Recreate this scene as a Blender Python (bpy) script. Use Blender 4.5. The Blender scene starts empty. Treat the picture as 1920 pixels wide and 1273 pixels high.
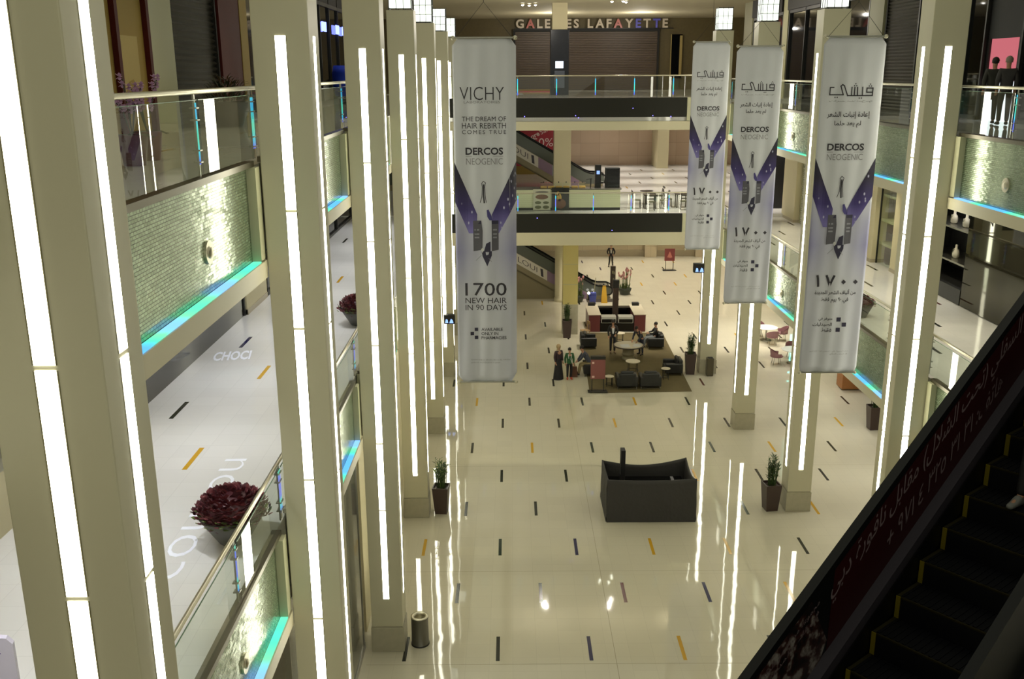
import bpy, bmesh, math, random, unicodedata
from mathutils import Vector, Matrix
random.seed(7)
R = math.radians
S = bpy.context.scene
COL = S.collection

# ------------------------------------------------------------------ camera, world, exposure
F_PX = 1811.4
PITCH, YAW, ROLL = 0.27023, 0.00055, -0.00462
def make_camera():
    r0 = Vector((math.cos(YAW), -math.sin(YAW), 0)); f0 = Vector((math.sin(YAW), math.cos(YAW), 0)); z = Vector((0, 0, 1))
    f = math.cos(PITCH) * f0 - math.sin(PITCH) * z
    up = math.sin(PITCH) * f0 + math.cos(PITCH) * z
    rr = math.cos(ROLL) * r0 + math.sin(ROLL) * up
    uu = math.cos(ROLL) * up - math.sin(ROLL) * r0
    m = Matrix((rr, uu, -f)).transposed().to_4x4()
    m.translation = Vector((0, 0, 14.4))
    cd = bpy.data.cameras.new('camera'); cd.sensor_width = 36; cd.lens = F_PX / 1920 * 36
    cd.clip_end = 300; cd.clip_start = 0.05
    o = bpy.data.objects.new('camera', cd); COL.objects.link(o); o.matrix_world = m
    S.camera = o
make_camera()
S.view_settings.view_transform = 'Standard'; S.view_settings.look = 'None'
S.view_settings.gamma = 1; S.view_settings.use_curve_mapping = False
S.view_settings.exposure = 0.48
W = bpy.data.worlds.new('world'); S.world = W; W.use_nodes = True
W.node_tree.nodes['Background'].inputs[0].default_value = (0.88, 0.87, 0.68, 1)
W.node_tree.nodes['Background'].inputs[1].default_value = 0.39
S.cycles.max_bounces = 8; S.cycles.transparent_max_bounces = 16
S.cycles.sample_clamp_indirect = 4.0
S.cycles.use_denoising = True
STRIP = 9.0          # strength of the column light strips

def area(name, loc, sx, sy, power, color, rot=(0, 0, 0)):
    l = bpy.data.lights.new(name, 'AREA'); l.shape = 'RECTANGLE'; l.size = sx; l.size_y = sy
    l.energy = power; l.color = color
    o = bpy.data.objects.new(name, l); COL.objects.link(o); o.location = loc; o.rotation_euler = rot
    return o
COOL = (0.95, 0.97, 1.0); WARM = (1.0, 0.93, 0.81); WHITE = (0.98, 0.97, 0.92); BEIGE = (1.0, 0.93, 0.70)
def spot(name, loc, power, color, cone=84, r=.03, blend=.85):
    l = bpy.data.lights.new(name, 'SPOT'); l.energy = power; l.color = color; l.spot_size = R(cone); l.spot_blend = blend; l.shadow_soft_size = r
    o = bpy.data.objects.new(name, l); COL.objects.link(o); o.location = loc; return o
for y in (9, 13.5, 18, 22.5, 27, 31.5, 36, 40.5, 45):          # recessed downlights over the walkways
    for dx in (-1.0, 1.0):
        spot('walkway_downlight', (-6.1 + dx, y, 11.45), 230, COOL)
        spot('walkway_downlight', (12.3 + dx, y, 11.30), 210, BEIGE)
for y in (26, 30.5, 35, 39.5, 44, 48.5, 53):
    for x in (12.3, 15.0): spot('walkway_downlight', (x, y, 5.50), 260, WHITE)
for y in (51.5, 56, 60.5, 65, 69.5, 74):
    for x in (5.0, 7.2, 9.4, 11.6, 13.8, 16.0):
        spot('far_downlight', (x, y, 5.70), 430, WARM, 74)
        spot('far_downlight', (x, y, 11.45), 400, WARM, 74)
    for x in (-3.0, .5): spot('far_downlight', (x, y, 5.70), 80, WARM)
for y in (10, 16, 22, 28, 36, 44):
    spot('upper_downlight', (-6.2, y, 18.2), 120, (1.0, 0.86, 0.56)); spot('upper_downlight', (12.4, y, 18.2), 45, (1.0, 0.90, 0.68))
for x, y in ((1, 62), (6, 62), (11, 62), (6, 72), (1, 72), (11, 72)):
    spot('upper_downlight', (x, y, 18.2), 150, WARM)
for x, y in ((2, 53), (6, 53), (10, 53), (3, 70), (9, 70)):       # unseen point lights added to brighten the far ceiling
    l = bpy.data.lights.new('ceiling_fill', 'POINT'); l.energy = 190; l.color = WARM; l.shadow_soft_size = .05
    o = bpy.data.objects.new('ceiling_fill', l); COL.objects.link(o); o.location = (x, y, 17.2)

# ------------------------------------------------------------------ materials
MATS = {}
def srgb(r, g, b):
    f = lambda c: (c / 255 / 12.92) if c / 255 <= 0.04045 else ((c / 255 + 0.055) / 1.055) ** 2.4
    return (f(r), f(g), f(b), 1)
def mat(name, col, rough=0.5, metal=0.0, emit=None, strength=0.0, spec=0.5, coat=0.0, noise=0.0, nscale=6.0, bump=0.0, bscale=20.0, alpha=None):
    if name in MATS: return MATS[name]
    m = bpy.data.materials.new(name); m.use_nodes = True; nt = m.node_tree
    b = nt.nodes['Principled BSDF']
    b.inputs['Base Color'].default_value = col; b.inputs['Roughness'].default_value = rough
    b.inputs['Metallic'].default_value = metal; b.inputs['Specular IOR Level'].default_value = spec
    b.inputs['Coat Weight'].default_value = coat
    if emit:
        b.inputs['Emission Color'].default_value = emit; b.inputs['Emission Strength'].default_value = strength
    tc = nt.nodes.new('ShaderNodeTexCoord')
    if noise:
        n = nt.nodes.new('ShaderNodeTexNoise'); n.inputs['Scale'].default_value = nscale; n.inputs['Detail'].default_value = 4
        nt.links.new(tc.outputs['Object'], n.inputs['Vector'])
        mx = nt.nodes.new('ShaderNodeMixRGB'); mx.blend_type = 'MULTIPLY'; mx.inputs[0].default_value = 1
        mx.inputs[1].default_value = col
        mr = nt.nodes.new('ShaderNodeMapRange'); mr.inputs['From Min'].default_value = .3; mr.inputs['From Max'].default_value = .7
        mr.inputs['To Min'].default_value = 1 - noise; mr.inputs['To Max'].default_value = 1 + noise * .4
        nt.links.new(n.outputs['Fac'], mr.inputs['Value']); nt.links.new(mr.outputs['Result'], mx.inputs[2])
        nt.links.new(mx.outputs[0], b.inputs['Base Color'])
    if bump:
        n2 = nt.nodes.new('ShaderNodeTexNoise'); n2.inputs['Scale'].default_value = bscale
        nt.links.new(tc.outputs['Object'], n2.inputs['Vector'])
        bp = nt.nodes.new('ShaderNodeBump'); bp.inputs['Strength'].default_value = bump; bp.inputs['Distance'].default_value = .05
        nt.links.new(n2.outputs['Fac'], bp.inputs['Height']); nt.links.new(bp.outputs['Normal'], b.inputs['Normal'])
    MATS[name] = m
    return m
def emis(name, col, strength):
    if name in MATS: return MATS[name]
    m = bpy.data.materials.new(name); m.use_nodes = True; nt = m.node_tree; nt.nodes.clear()
    e = nt.nodes.new('ShaderNodeEmission'); e.inputs[0].default_value = col; e.inputs[1].default_value = strength
    o = nt.nodes.new('ShaderNodeOutputMaterial'); nt.links.new(e.outputs[0], o.inputs[0])
    MATS[name] = m; return m
def glass_mat(name, tint, ior=1.5, rough=0.0, gl=(1, 1, 1, 1)):
    if name in MATS: return MATS[name]
    m = bpy.data.materials.new(name); m.use_nodes = True; nt = m.node_tree; nt.nodes.clear()
    t = nt.nodes.new('ShaderNodeBsdfTransparent'); t.inputs[0].default_value = tint
    g = nt.nodes.new('ShaderNodeBsdfGlossy'); g.inputs['Roughness'].default_value = rough; g.inputs[0].default_value = gl
    fr = nt.nodes.new('ShaderNodeFresnel'); fr.inputs[0].default_value = ior
    mx = nt.nodes.new('ShaderNodeMixShader'); o = nt.nodes.new('ShaderNodeOutputMaterial')
    ge = nt.nodes.new('ShaderNodeNewGeometry'); fc = nt.nodes.new('ShaderNodeMath'); fc.operation = 'SUBTRACT'; fc.inputs[0].default_value = 1; nt.links.new(ge.outputs['Backfacing'], fc.inputs[1])
    mu = nt.nodes.new('ShaderNodeMath'); mu.operation = 'MULTIPLY'; nt.links.new(fr.outputs[0], mu.inputs[0]); nt.links.new(fc.outputs[0], mu.inputs[1])
    nt.links.new(mu.outputs[0], mx.inputs[0]); nt.links.new(t.outputs[0], mx.inputs[1]); nt.links.new(g.outputs[0], mx.inputs[2])
    nt.links.new(mx.outputs[0], o.inputs[0]); MATS[name] = m; return m
def floor_mat(name, col, rough, tile=0.6, wob=0.012):
    m = bpy.data.materials.new(name); m.use_nodes = True; nt = m.node_tree; b = nt.nodes['Principled BSDF']
    b.inputs['Roughness'].default_value = rough; b.inputs['IOR'].default_value = 1.55
    tc = nt.nodes.new('ShaderNodeTexCoord')
    br = nt.nodes.new('ShaderNodeTexBrick'); br.offset = 0; br.inputs['Scale'].default_value = 1
    br.inputs['Brick Width'].default_value = tile; br.inputs['Row Height'].default_value = tile
    br.inputs['Mortar Size'].default_value = 0.003; br.inputs['Mortar Smooth'].default_value = .3
    c2 = tuple(c * .965 for c in col[:3]) + (1,); c3 = tuple(c * .80 for c in col[:3]) + (1,)
    br.inputs['Color1'].default_value = col; br.inputs['Color2'].default_value = c2; br.inputs['Mortar'].default_value = c3
    nt.links.new(tc.outputs['Object'], br.inputs['Vector']); nt.links.new(br.outputs['Color'], b.inputs['Base Color'])
    n = nt.nodes.new('ShaderNodeTexNoise'); n.inputs['Scale'].default_value = 0.9; n.inputs['Detail'].default_value = 2
    nt.links.new(tc.outputs['Object'], n.inputs['Vector'])
    bp = nt.nodes.new('ShaderNodeBump'); bp.inputs['Strength'].default_value = 1; bp.inputs['Distance'].default_value = wob
    nt.links.new(n.outputs['Fac'], bp.inputs['Height']); nt.links.new(bp.outputs['Normal'], b.inputs['Normal'])
    return m
def mosaic_mat():
    m = bpy.data.materials.new('mosaic_tile'); m.use_nodes = True; nt = m.node_tree; b = nt.nodes['Principled BSDF']
    tc = nt.nodes.new('ShaderNodeTexCoord'); mp = nt.nodes.new('ShaderNodeMapping')
    mp.inputs['Rotation'].default_value = (R(90), 0, R(90))
    br = nt.nodes.new('ShaderNodeTexBrick'); br.inputs['Scale'].default_value = 1
    br.inputs['Brick Width'].default_value = .085; br.inputs['Row Height'].default_value = .04; br.inputs['Mortar Size'].default_value = .004
    br.inputs['Color1'].default_value = srgb(166, 182, 150); br.inputs['Color2'].default_value = srgb(142, 158, 128); br.inputs['Mortar'].default_value = srgb(70, 78, 60)
    # bricks laid in the Y-Z plane of the panel
    cb = nt.nodes.new('ShaderNodeCombineXYZ'); sp = nt.nodes.new('ShaderNodeSeparateXYZ')
    nt.links.new(tc.outputs['Object'], sp.inputs[0]); nt.links.new(sp.outputs['Y'], cb.inputs['X']); nt.links.new(sp.outputs['Z'], cb.inputs['Y'])
    nt.links.new(cb.outputs[0], br.inputs['Vector']); nt.links.new(br.outputs['Color'], b.inputs['Base Color'])
    # every tile sits at a slightly different tilt
    wn = nt.nodes.new('ShaderNodeTexWhiteNoise'); wn.noise_dimensions = '2D'
    sn = nt.nodes.new('ShaderNodeVectorMath'); sn.operation = 'SNAP'; sn.inputs[1].default_value = (.085, .04, 1)
    nt.links.new(cb.outputs[0], sn.inputs[0]); nt.links.new(sn.outputs[0], wn.inputs['Vector'])
    sb = nt.nodes.new('ShaderNodeVectorMath'); sb.operation = 'SUBTRACT'; sb.inputs[1].default_value = (.5, .5, .5)
    nt.links.new(wn.outputs['Color'], sb.inputs[0])
    sc = nt.nodes.new('ShaderNodeVectorMath'); sc.operation = 'SCALE'; sc.inputs['Scale'].default_value = .045
    nt.links.new(sb.outputs[0], sc.inputs[0])
    ge = nt.nodes.new('ShaderNodeNewGeometry'); ad = nt.nodes.new('ShaderNodeVectorMath')
    nt.links.new(ge.outputs['Normal'], ad.inputs[0]); nt.links.new(sc.outputs[0], ad.inputs[1])
    no = nt.nodes.new('ShaderNodeVectorMath'); no.operation = 'NORMALIZE'; nt.links.new(ad.outputs[0], no.inputs[0])
    bp = nt.nodes.new('ShaderNodeBump'); bp.inputs['Strength'].default_value = .5; bp.inputs['Distance'].default_value = .004; bp.invert = True
    nt.links.new(br.outputs['Fac'], bp.inputs['Height']); nt.links.new(no.outputs[0], bp.inputs['Normal'])
    nt.links.new(bp.outputs['Normal'], b.inputs['Normal'])
    b.inputs['Metallic'].default_value = .55; b.inputs['Roughness'].default_value = .2
    MATS['mosaic_tile'] = m; return m
def led_mat(name, axis, freq, strength, cols):
    """a run of colour-changing LED tape: hue varies along its length"""
    m = bpy.data.materials.new(name); m.use_nodes = True; nt = m.node_tree; nt.nodes.clear()
    tc = nt.nodes.new('ShaderNodeTexCoord'); n = nt.nodes.new('ShaderNodeTexNoise'); n.noise_dimensions = '1D'; n.inputs['Detail'].default_value = 0
    ge = nt.nodes.new('ShaderNodeNewGeometry'); sp = nt.nodes.new('ShaderNodeSeparateXYZ')
    nt.links.new(ge.outputs['Position'], sp.inputs[0]); nt.links.new(sp.outputs[axis], n.inputs['W']); n.inputs['Scale'].default_value = freq
    cr = nt.nodes.new('ShaderNodeValToRGB'); el = cr.color_ramp.elements
    el[0].position = .30; el[0].color = cols[0]; el[1].position = .70; el[1].color = cols[-1]
    for i, c in enumerate(cols[1:-1]):
        e = el.new(.30 + .40 * (i + 1) / (len(cols) - 1)); e.color = c
    nt.links.new(n.outputs['Fac'], cr.inputs[0])
    e = nt.nodes.new('ShaderNodeEmission'); e.inputs[1].default_value = strength; nt.links.new(cr.outputs[0], e.inputs[0])
    o = nt.nodes.new('ShaderNodeOutputMaterial'); nt.links.new(e.outputs[0], o.inputs[0]); MATS[name] = m; return m
def stone_mat(name, c1, c2, w, h, rough=.25):
    m = bpy.data.materials.new(name); m.use_nodes = True; nt = m.node_tree; b = nt.nodes['Principled BSDF']
    tc = nt.nodes.new('ShaderNodeTexCoord'); sp = nt.nodes.new('ShaderNodeSeparateXYZ'); cb = nt.nodes.new('ShaderNodeCombineXYZ')
    ad = nt.nodes.new('ShaderNodeMath'); nt.links.new(tc.outputs['Object'], sp.inputs[0])
    nt.links.new(sp.outputs['X'], ad.inputs[0]); nt.links.new(sp.outputs['Y'], ad.inputs[1])
    nt.links.new(ad.outputs[0], cb.inputs['X']); nt.links.new(sp.outputs['Z'], cb.inputs['Y'])
    br = nt.nodes.new('ShaderNodeTexBrick'); br.offset = 0; br.inputs['Scale'].default_value = 1; br.inputs['Mortar Size'].default_value = .008
    br.inputs['Brick Width'].default_value = w; br.inputs['Row Height'].default_value = h
    br.inputs['Color1'].default_value = c1; br.inputs['Color2'].default_value = c2; br.inputs['Mortar'].default_value = tuple(c * .6 for c in c1[:3]) + (1,)
    nt.links.new(cb.outputs[0], br.inputs['Vector']); nt.links.new(br.outputs['Color'], b.inputs['Base Color'])
    b.inputs['Roughness'].default_value = rough; MATS[name] = m; return m

M_FLOOR = floor_mat('polished_marble', srgb(206, 199, 176), .035, wob=.0035)
M_FLOOR1 = floor_mat('polished_white_marble', srgb(222, 220, 216), .05, wob=.0035)
M_COL = mat('column_panel', srgb(204, 199, 171), .38)
M_PLINTH = mat('column_plinth', srgb(178, 172, 148), .3, noise=.08)
M_STRIP = emis('light_strip', (1.0, 0.975, 0.78, 1), STRIP)
M_STRIPEDGE = mat('strip_frame', srgb(96, 90, 60), .35)
M_LANT = emis('lantern_glow', (0.93, 1.0, 0.86, 1), 1.25)
M_DARK = mat('dark_metal', srgb(40, 40, 38), .4, .3)
M_STEEL = mat('brushed_steel', srgb(150, 148, 138), .28, .9)
M_RAIL = mat('satin_handrail', srgb(196, 190, 168), .3, .85)
M_GLASS = glass_mat('balustrade_glass', (.95, .985, .955, 1), 1.62)
M_GLASSEDGE = mat('glass_edge', srgb(120, 150, 128), .2)
M_MOS = mosaic_mat(); M_COPE = mat('dark_coping', srgb(104, 98, 80), .3, .7)
M_FASCIA = mat('fascia_plaster', srgb(198, 190, 160), .5)
M_SLAB = mat('soffit_plaster', srgb(205, 198, 172), .7)
M_LEDLEDGE = led_mat('led_ledge', 'Y', .62, 1.25, [(.10, .38, .85, 1), (.08, .62, .42, 1), (.16, .62, .34, 1), (.20, .45, .9, 1)])
M_LEDPOST = led_mat('led_post', 'Z', 1.7, 1.0, [(.1, .15, .8, 1), (.05, .55, .75, 1), (.1, .7, .5, 1), (.15, .2, .8, 1)])
M_BRIDGE = mat('bridge_panel', srgb(27, 26, 17), .6, spec=.3)
M_WHITEF = mat('banner_fabric', srgb(208, 207, 206), .75)
M_INK = mat('print_charcoal', srgb(52, 48, 56), .7)
M_INKL = mat('print_grey', srgb(132, 130, 134), .7)
M_BLACK = mat('black_gloss', srgb(14, 14, 15), .12)
M_BLACKM = mat('black_matte', srgb(22, 21, 21), .6)
M_KIOSKCLOTH = mat('charcoal_cloth', srgb(58, 56, 54), .8, bump=.25, bscale=9)
M_YELLOW = mat('yellow_paint', srgb(214, 168, 50), .5)
M_CREAM = mat('cream_plaster', srgb(206, 196, 160), .5)
M_PINKSTONE = stone_mat('rose_marble', srgb(196, 172, 148), srgb(186, 162, 138), 1.5, 1.0)
M_BEIGESTONE = stone_mat('beige_marble', srgb(204, 190, 160), srgb(196, 182, 152), 1.2, .9)
M_DKGLASS = mat('dark_shop_glass', srgb(12, 14, 16), .03, spec=.8)
M_SHUTTER = mat('shutter_slat', srgb(74, 72, 64), .35, .7)

# ------------------------------------------------------------------ mesh helpers
class MB:
    def __init__(self): self.v = []; self.f = []; self.m = []; self.s = []
    def add(self, vs, fs, mi=0, smooth=False):
        k = len(self.v); self.v += [tuple(p) for p in vs]
        for f in fs: self.f.append(tuple(i + k for i in f)); self.m.append(mi); self.s.append(smooth)
        return self
    def box(self, x0, x1, y0, y1, z0, z1, mi=0, M=None):
        vs = [Vector(p) for p in ((x0, y0, z0), (x1, y0, z0), (x1, y1, z0), (x0, y1, z0), (x0, y0, z1), (x1, y0, z1), (x1, y1, z1), (x0, y1, z1))]
        if M: vs = [M @ p for p in vs]
        return self.add(vs, [(3, 2, 1, 0), (4, 5, 6, 7), (0, 1, 5, 4), (1, 2, 6, 5), (2, 3, 7, 6), (3, 0, 4, 7)], mi)
    def bbox(self, x0, x1, y0, y1, z0, z1, b=.02, mi=0, M=None):
        """box with bevelled edges"""
        bm = bmesh.new(); bmesh.ops.create_cube(bm, size=1)
        for v in bm.verts: v.co = Vector((x0 + (v.co.x + .5) * (x1 - x0), y0 + (v.co.y + .5) * (y1 - y0), z0 + (v.co.z + .5) * (z1 - z0)))
        bmesh.ops.bevel(bm, geom=bm.edges[:], offset=b, segments=2, profile=.5, affect='EDGES')
        return self.bm(bm, mi, M)
    def bm(self, bm, mi=0, M=None, smooth=False):
        bm.verts.ensure_lookup_table(); bm.verts.index_update()
        vs = [(M @ v.co) if M else v.co.copy() for v in bm.verts]; fs = [[v.index for v in f.verts] for f in bm.faces]
        bm.free(); return self.add(vs, fs, mi, smooth)
    def mesh(self, me, mi=0, M=None, smooth=False):
        vs = [(M @ v.co) if M else v.co.copy() for v in me.vertices]
        return self.add(vs, [tuple(p.vertices) for p in me.polygons], mi, smooth)
    def prism(self, pts, axis, a, b, mi=0):
        """extrude a 2D outline along an axis ('x','y','z')"""
        def P(p, t): return {'x': (t, p[0], p[1]), 'y': (p[0], t, p[1]), 'z': (p[0], p[1], t)}[axis]
        n = len(pts); vs = [P(p, a) for p in pts] + [P(p, b) for p in pts]
        fs = [tuple(range(n))[::-1], tuple(range(n, 2 * n))] + [(i, (i + 1) % n, n + (i + 1) % n, n + i) for i in range(n)]
        return self.add(vs, fs, mi)
    def lathe(self, prof, c=(0, 0, 0), n=20, mi=0, smooth=True, cap=True, sq=False):
        vs = []; fs = []
        for r, z in prof:
            for k in range(n):
                a = 2 * math.pi * k / n + (math.pi / 4 if sq else 0)
                vs.append((c[0] + r * math.cos(a), c[1] + r * math.sin(a), c[2] + z))
        for j in range(len(prof) - 1):
            for k in range(n): fs.append((j * n + k, j * n + (k + 1) % n, (j + 1) * n + (k + 1) % n, (j + 1) * n + k))
        self.add(vs, fs, mi, smooth)
        if cap: self.add([vs[k] for k in range(n)], [tuple(range(n))[::-1]], mi); self.add([vs[-n + k] for k in range(n)], [tuple(range(n))], mi)
        return self
    def tube(self, pts, r, n=8, mi=0, cap=True):
        pts = [Vector(p) for p in pts]; rs = r if isinstance(r, (list, tuple)) else [r] * len(pts); vs = []; fs = []
        for i, p in enumerate(pts):
            d = (pts[min(i + 1, len(pts) - 1)] - pts[max(i - 1, 0)]).normalized()
            a = d.cross(Vector((0, 0, 1)));
            if a.length < 1e-3: a = d.cross(Vector((0, 1, 0)))
            a.normalize(); b = a.cross(d).normalized()
            for k in range(n):
                t = 2 * math.pi * k / n; vs.append(p + (a * math.cos(t) + b * math.sin(t)) * rs[i])
        for j in range(len(pts) - 1):
            for k in range(n): fs.append((j * n + k, j * n + (k + 1) % n, (j + 1) * n + (k + 1) % n, (j + 1) * n + k))
        self.add(vs, fs, mi, True)
        if cap: self.add(vs[:n], [tuple(range(n))], mi); self.add(vs[-n:], [tuple(range(n))[::-1]], mi)
        return self
    def sphere(self, c, r, mi=0, sub=2, sc=(1, 1, 1)):
        bm = bmesh.new(); bmesh.ops.create_icosphere(bm, subdivisions=sub, radius=r)
        M = Matrix.Translation(Vector(c)) @ Matrix.Diagonal((*sc, 1)); return self.bm(bm, mi, M, True)
    def stroke(self, pts, w, mi=0, closed=False):
        """flat thick polyline in 2D (x, z) at y = 0"""
        q = list(pts) + ([pts[0]] if closed else [])
        for a, b in zip(q, q[1:]):
            a = Vector(a); b = Vector(b); d = b - a
            if d.length < 1e-6: continue
            d.normalize(); n = Vector((-d.y, d.x)) * w / 2; a2 = a - d * w / 2; b2 = b + d * w / 2
            self.add([(p.x, 0, p.y) for p in (a2 - n, b2 - n, b2 + n, a2 + n)], [(0, 1, 2, 3)], mi)
        return self
    def poly(self, pts, y=0, mi=0):
        return self.add([(p[0], y, p[1]) for p in pts], [tuple(range(len(pts)))], mi)
    def map(self, fn): self.v = [tuple(fn(*p)) for p in self.v]; return self
    def build(self, name, mats, parent=None, origin=None):
        me = bpy.data.meshes.new(name)
        vs = self.v if origin is None else [(x - origin[0], y - origin[1], z - origin[2]) for x, y, z in self.v]
        me.from_pydata(vs, [], self.f)
        ms = mats if isinstance(mats, (list, tuple)) else [mats]
        for m in ms: me.materials.append(m)
        me.polygons.foreach_set('material_index', self.m); me.polygons.foreach_set('use_smooth', self.s)
        me.validate(); me.update()
        bm = bmesh.new(); bm.from_mesh(me)
        bmesh.ops.recalc_face_normals(bm, faces=bm.faces[:]); bm.to_mesh(me); bm.free()
        o = bpy.data.objects.new(name, me); COL.objects.link(o)
        if origin is not None: o.location = origin
        if parent is not None: o.parent = parent
        return o
def tag(o, label, cat, group=None, kind=None):
    if label: o['label'] = label
    if cat: o['category'] = cat
    if group: o['group'] = group
    if kind: o['kind'] = kind
    return o
def thing(name, label, cat, loc=(0, 0, 0), rotz=0, group=None):
    o = bpy.data.objects.new(name, None); COL.objects.link(o); o.empty_display_size = .1
    o.location = loc; o.rotation_euler = (0, 0, rotz); return tag(o, label, cat, group)
def struct(name, mb, mats, label=None):
    o = mb.build(name, mats); o['kind'] = 'structure'
    if label: o['label'] = label
    return o
def dup(root, loc, rotz=None, label=None, group=None):
    r = root.copy(); COL.objects.link(r); r.location = loc
    if rotz is not None: r.rotation_euler = (0, 0, rotz)
    if label: r['label'] = label
    if group: r['group'] = group
    for ch in list(root.children):
        c = ch.copy(); COL.objects.link(c); c.parent = r
        for g in list(ch.children):
            d = g.copy(); COL.objects.link(d); d.parent = c
    return r

# ------------------------------------------------------------------ lettering
_forms = {}
for cp in range(0xFE80, 0xFEFD):
    d = unicodedata.decomposition(chr(cp)).split()
    if len(d) >= 2: _forms[(d[0], ''.join(chr(int(h, 16)) for h in d[1:]))] = chr(cp)
for b, i in ((0xFB6A, '\u06A4'),):
    for k, t in enumerate(('<isolated>', '<final>', '<initial>', '<medial>')): _forms[(t, i)] = chr(b + k)
def shape_ar(s):
    """join Arabic letters and lay them out left to right for a plain typesetter"""
    out = []; i = 0; prev = False
    while i < len(s):
        u = s[i]
        if u == '\u0644' and i + 1 < len(s) and ('<isolated>', s[i:i + 2]) in _forms: u = s[i:i + 2]
        if ('<isolated>', u) not in _forms:
            out.append(u); prev = False; i += len(u); continue
        nxt = s[i + len(u)] if i + len(u) < len(s) else ''
        can = ('<initial>', u) in _forms and ('<final>', nxt) in _forms or (('<initial>', u) in _forms and any(k[1].startswith(nxt) and nxt for k in _forms if k[0] == '<final>'))
        has_f = ('<final>', u) in _forms
        f = '<medial>' if (prev and can and ('<medial>', u) in _forms) else '<final>' if (prev and has_f) else '<initial>' if can else '<isolated>'
        out.append(_forms.get((f, u), u)); prev = can; i += len(u)
    rev = out[::-1]; res = []; run = []
    sw = {'(': ')', ')': '('}
    for ch in rev:
        if ch.isdigit(): run.append(ch)
        else:
            res += run[::-1]; run = []; res.append(sw.get(ch, ch))
    return ''.join(res + run[::-1])
def text_mesh(s, bold=0.0, spacing=1.0, ar=False):
    c = bpy.data.curves.new('lettering', 'FONT'); c.body = shape_ar(s) if ar else s
    c.offset = bold; c.space_character = spacing; c.resolution_u = 3
    o = bpy.data.objects.new('lettering', c); COL.objects.link(o)
    me = bpy.data.meshes.new_from_object(o.evaluated_get(bpy.context.evaluated_depsgraph_get()))
    vs = [v.co.copy() for v in me.vertices]; fs = [tuple(p.vertices) for p in me.polygons]
    bpy.data.objects.remove(o); bpy.data.curves.remove(c); bpy.data.meshes.remove(me)
    return vs, fs
def put_text(mb, s, x, z, w=None, h=None, align='c', bold=0.0, spacing=1.0, ar=False, mi=0, y=0):
    """write s into mb in the (x, z) plane, box left/centre/right at x, top at z, fitted to width and/or height"""
    vs, fs = text_mesh(s, bold, spacing, ar)
    if not vs: return
    x0 = min(v.x for v in vs); x1 = max(v.x for v in vs); y0 = min(v.y for v in vs); y1 = max(v.y for v in vs)
    sx = w / (x1 - x0) if w else h / (y1 - y0); sy = h / (y1 - y0) if h else sx
    off = {'c': -(x1 - x0) * sx / 2, 'l': 0, 'r': -(x1 - x0) * sx}[align]
    mb.add([(x + off + (v.x - x0) * sx, y, z - (y1 - v.y) * sy) for v in vs], fs, mi)

# ================================================================== the setting
GX, GY, GW, GD = -0.387, 21.989, 2.3812, 2.775
INLAY = [srgb(44, 46, 36), srgb(40, 42, 38), srgb(196, 152, 44), srgb(28, 26, 74), srgb(88, 34, 30), srgb(34, 52, 44)]
M_INLAY = [mat('inlay_%d' % i, c, .12) for i, c in enumerate(INLAY)]
FIX = {(0, 0): 1, (0, 1): 3, (0, 2): 2, (-1, .5): 5, (-1, 1.5): 4, (-2, 2): 2, (-3, 4.5): 2, (-5, 4.5): 2, (-6, 2): 2, (-6, 6): 2, (1, .5): 5, (1, 1.5): 4, (2, 2): 2, (3, 4.5): 2, (5, 4.5): 2, (6, 2): 2, (6, 6): 2, (2, 1): 3}
rng = random.Random(3)
def inlays(mb, x0, x1, y0, y1, z, gx=GX, gy=GY, skip=lambda x, y: False, fix=()):
    for r in range(-12, 24):
        y = gy + r * GD
        for c2 in range(-12, 26):
            c = c2 / 2
            if (c2 % 2 == 1) != (r % 2 == 1): continue
            x = gx + c * GW
            if not (x0 < x < x1 and y0 + .6 < y < y1 - .6) or skip(x, y): continue
            k = FIX.get((r, c)) if z == 0 else None
            for fx, fy, fk in fix:
                if abs(fx - x) < .6 and abs(fy - y) < .7: k = fk
            if k is None: k = rng.choices((0, 1, 2, 3, 4, 5), (8, 6, 3.2, .6, .4, .8))[0]
            mb.add([(x - .048, y - .55, z + .002), (x + .048, y - .55, z + .002), (x + .048, y + .55, z + .002), (x - .048, y + .55, z + .002)], [(0, 1, 2, 3)], 1 + k)
mb = MB(); mb.box(-9, 18.5, -8, 77.2, -.3, 0)
inlays(mb, -3.5, 17, 4, 76, 0, skip=lambda x, y: 3.4 < x < 8.8 and 42 < y < 54)
for x in (2.62,): mb.add([(x - .008, 4, .0015), (x + .008, 4, .0015), (x + .008, 77, .0015), (x - .008, 77, .0015)], [(0, 1, 2, 3)], 7)
for y in (13.1, 21.3, 26.0, 34.0, 42.1): mb.add([(-3.7, y - .008, .0015), (17, y - .008, .0015), (17, y + .008, .0015), (-3.7, y + .008, .0015)], [(0, 1, 2, 3)], 7)
M_JOINT = mat('floor_joint', srgb(150, 140, 110), .3)
struct('floor', mb, [M_FLOOR] + M_INLAY + [M_JOINT])

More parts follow.
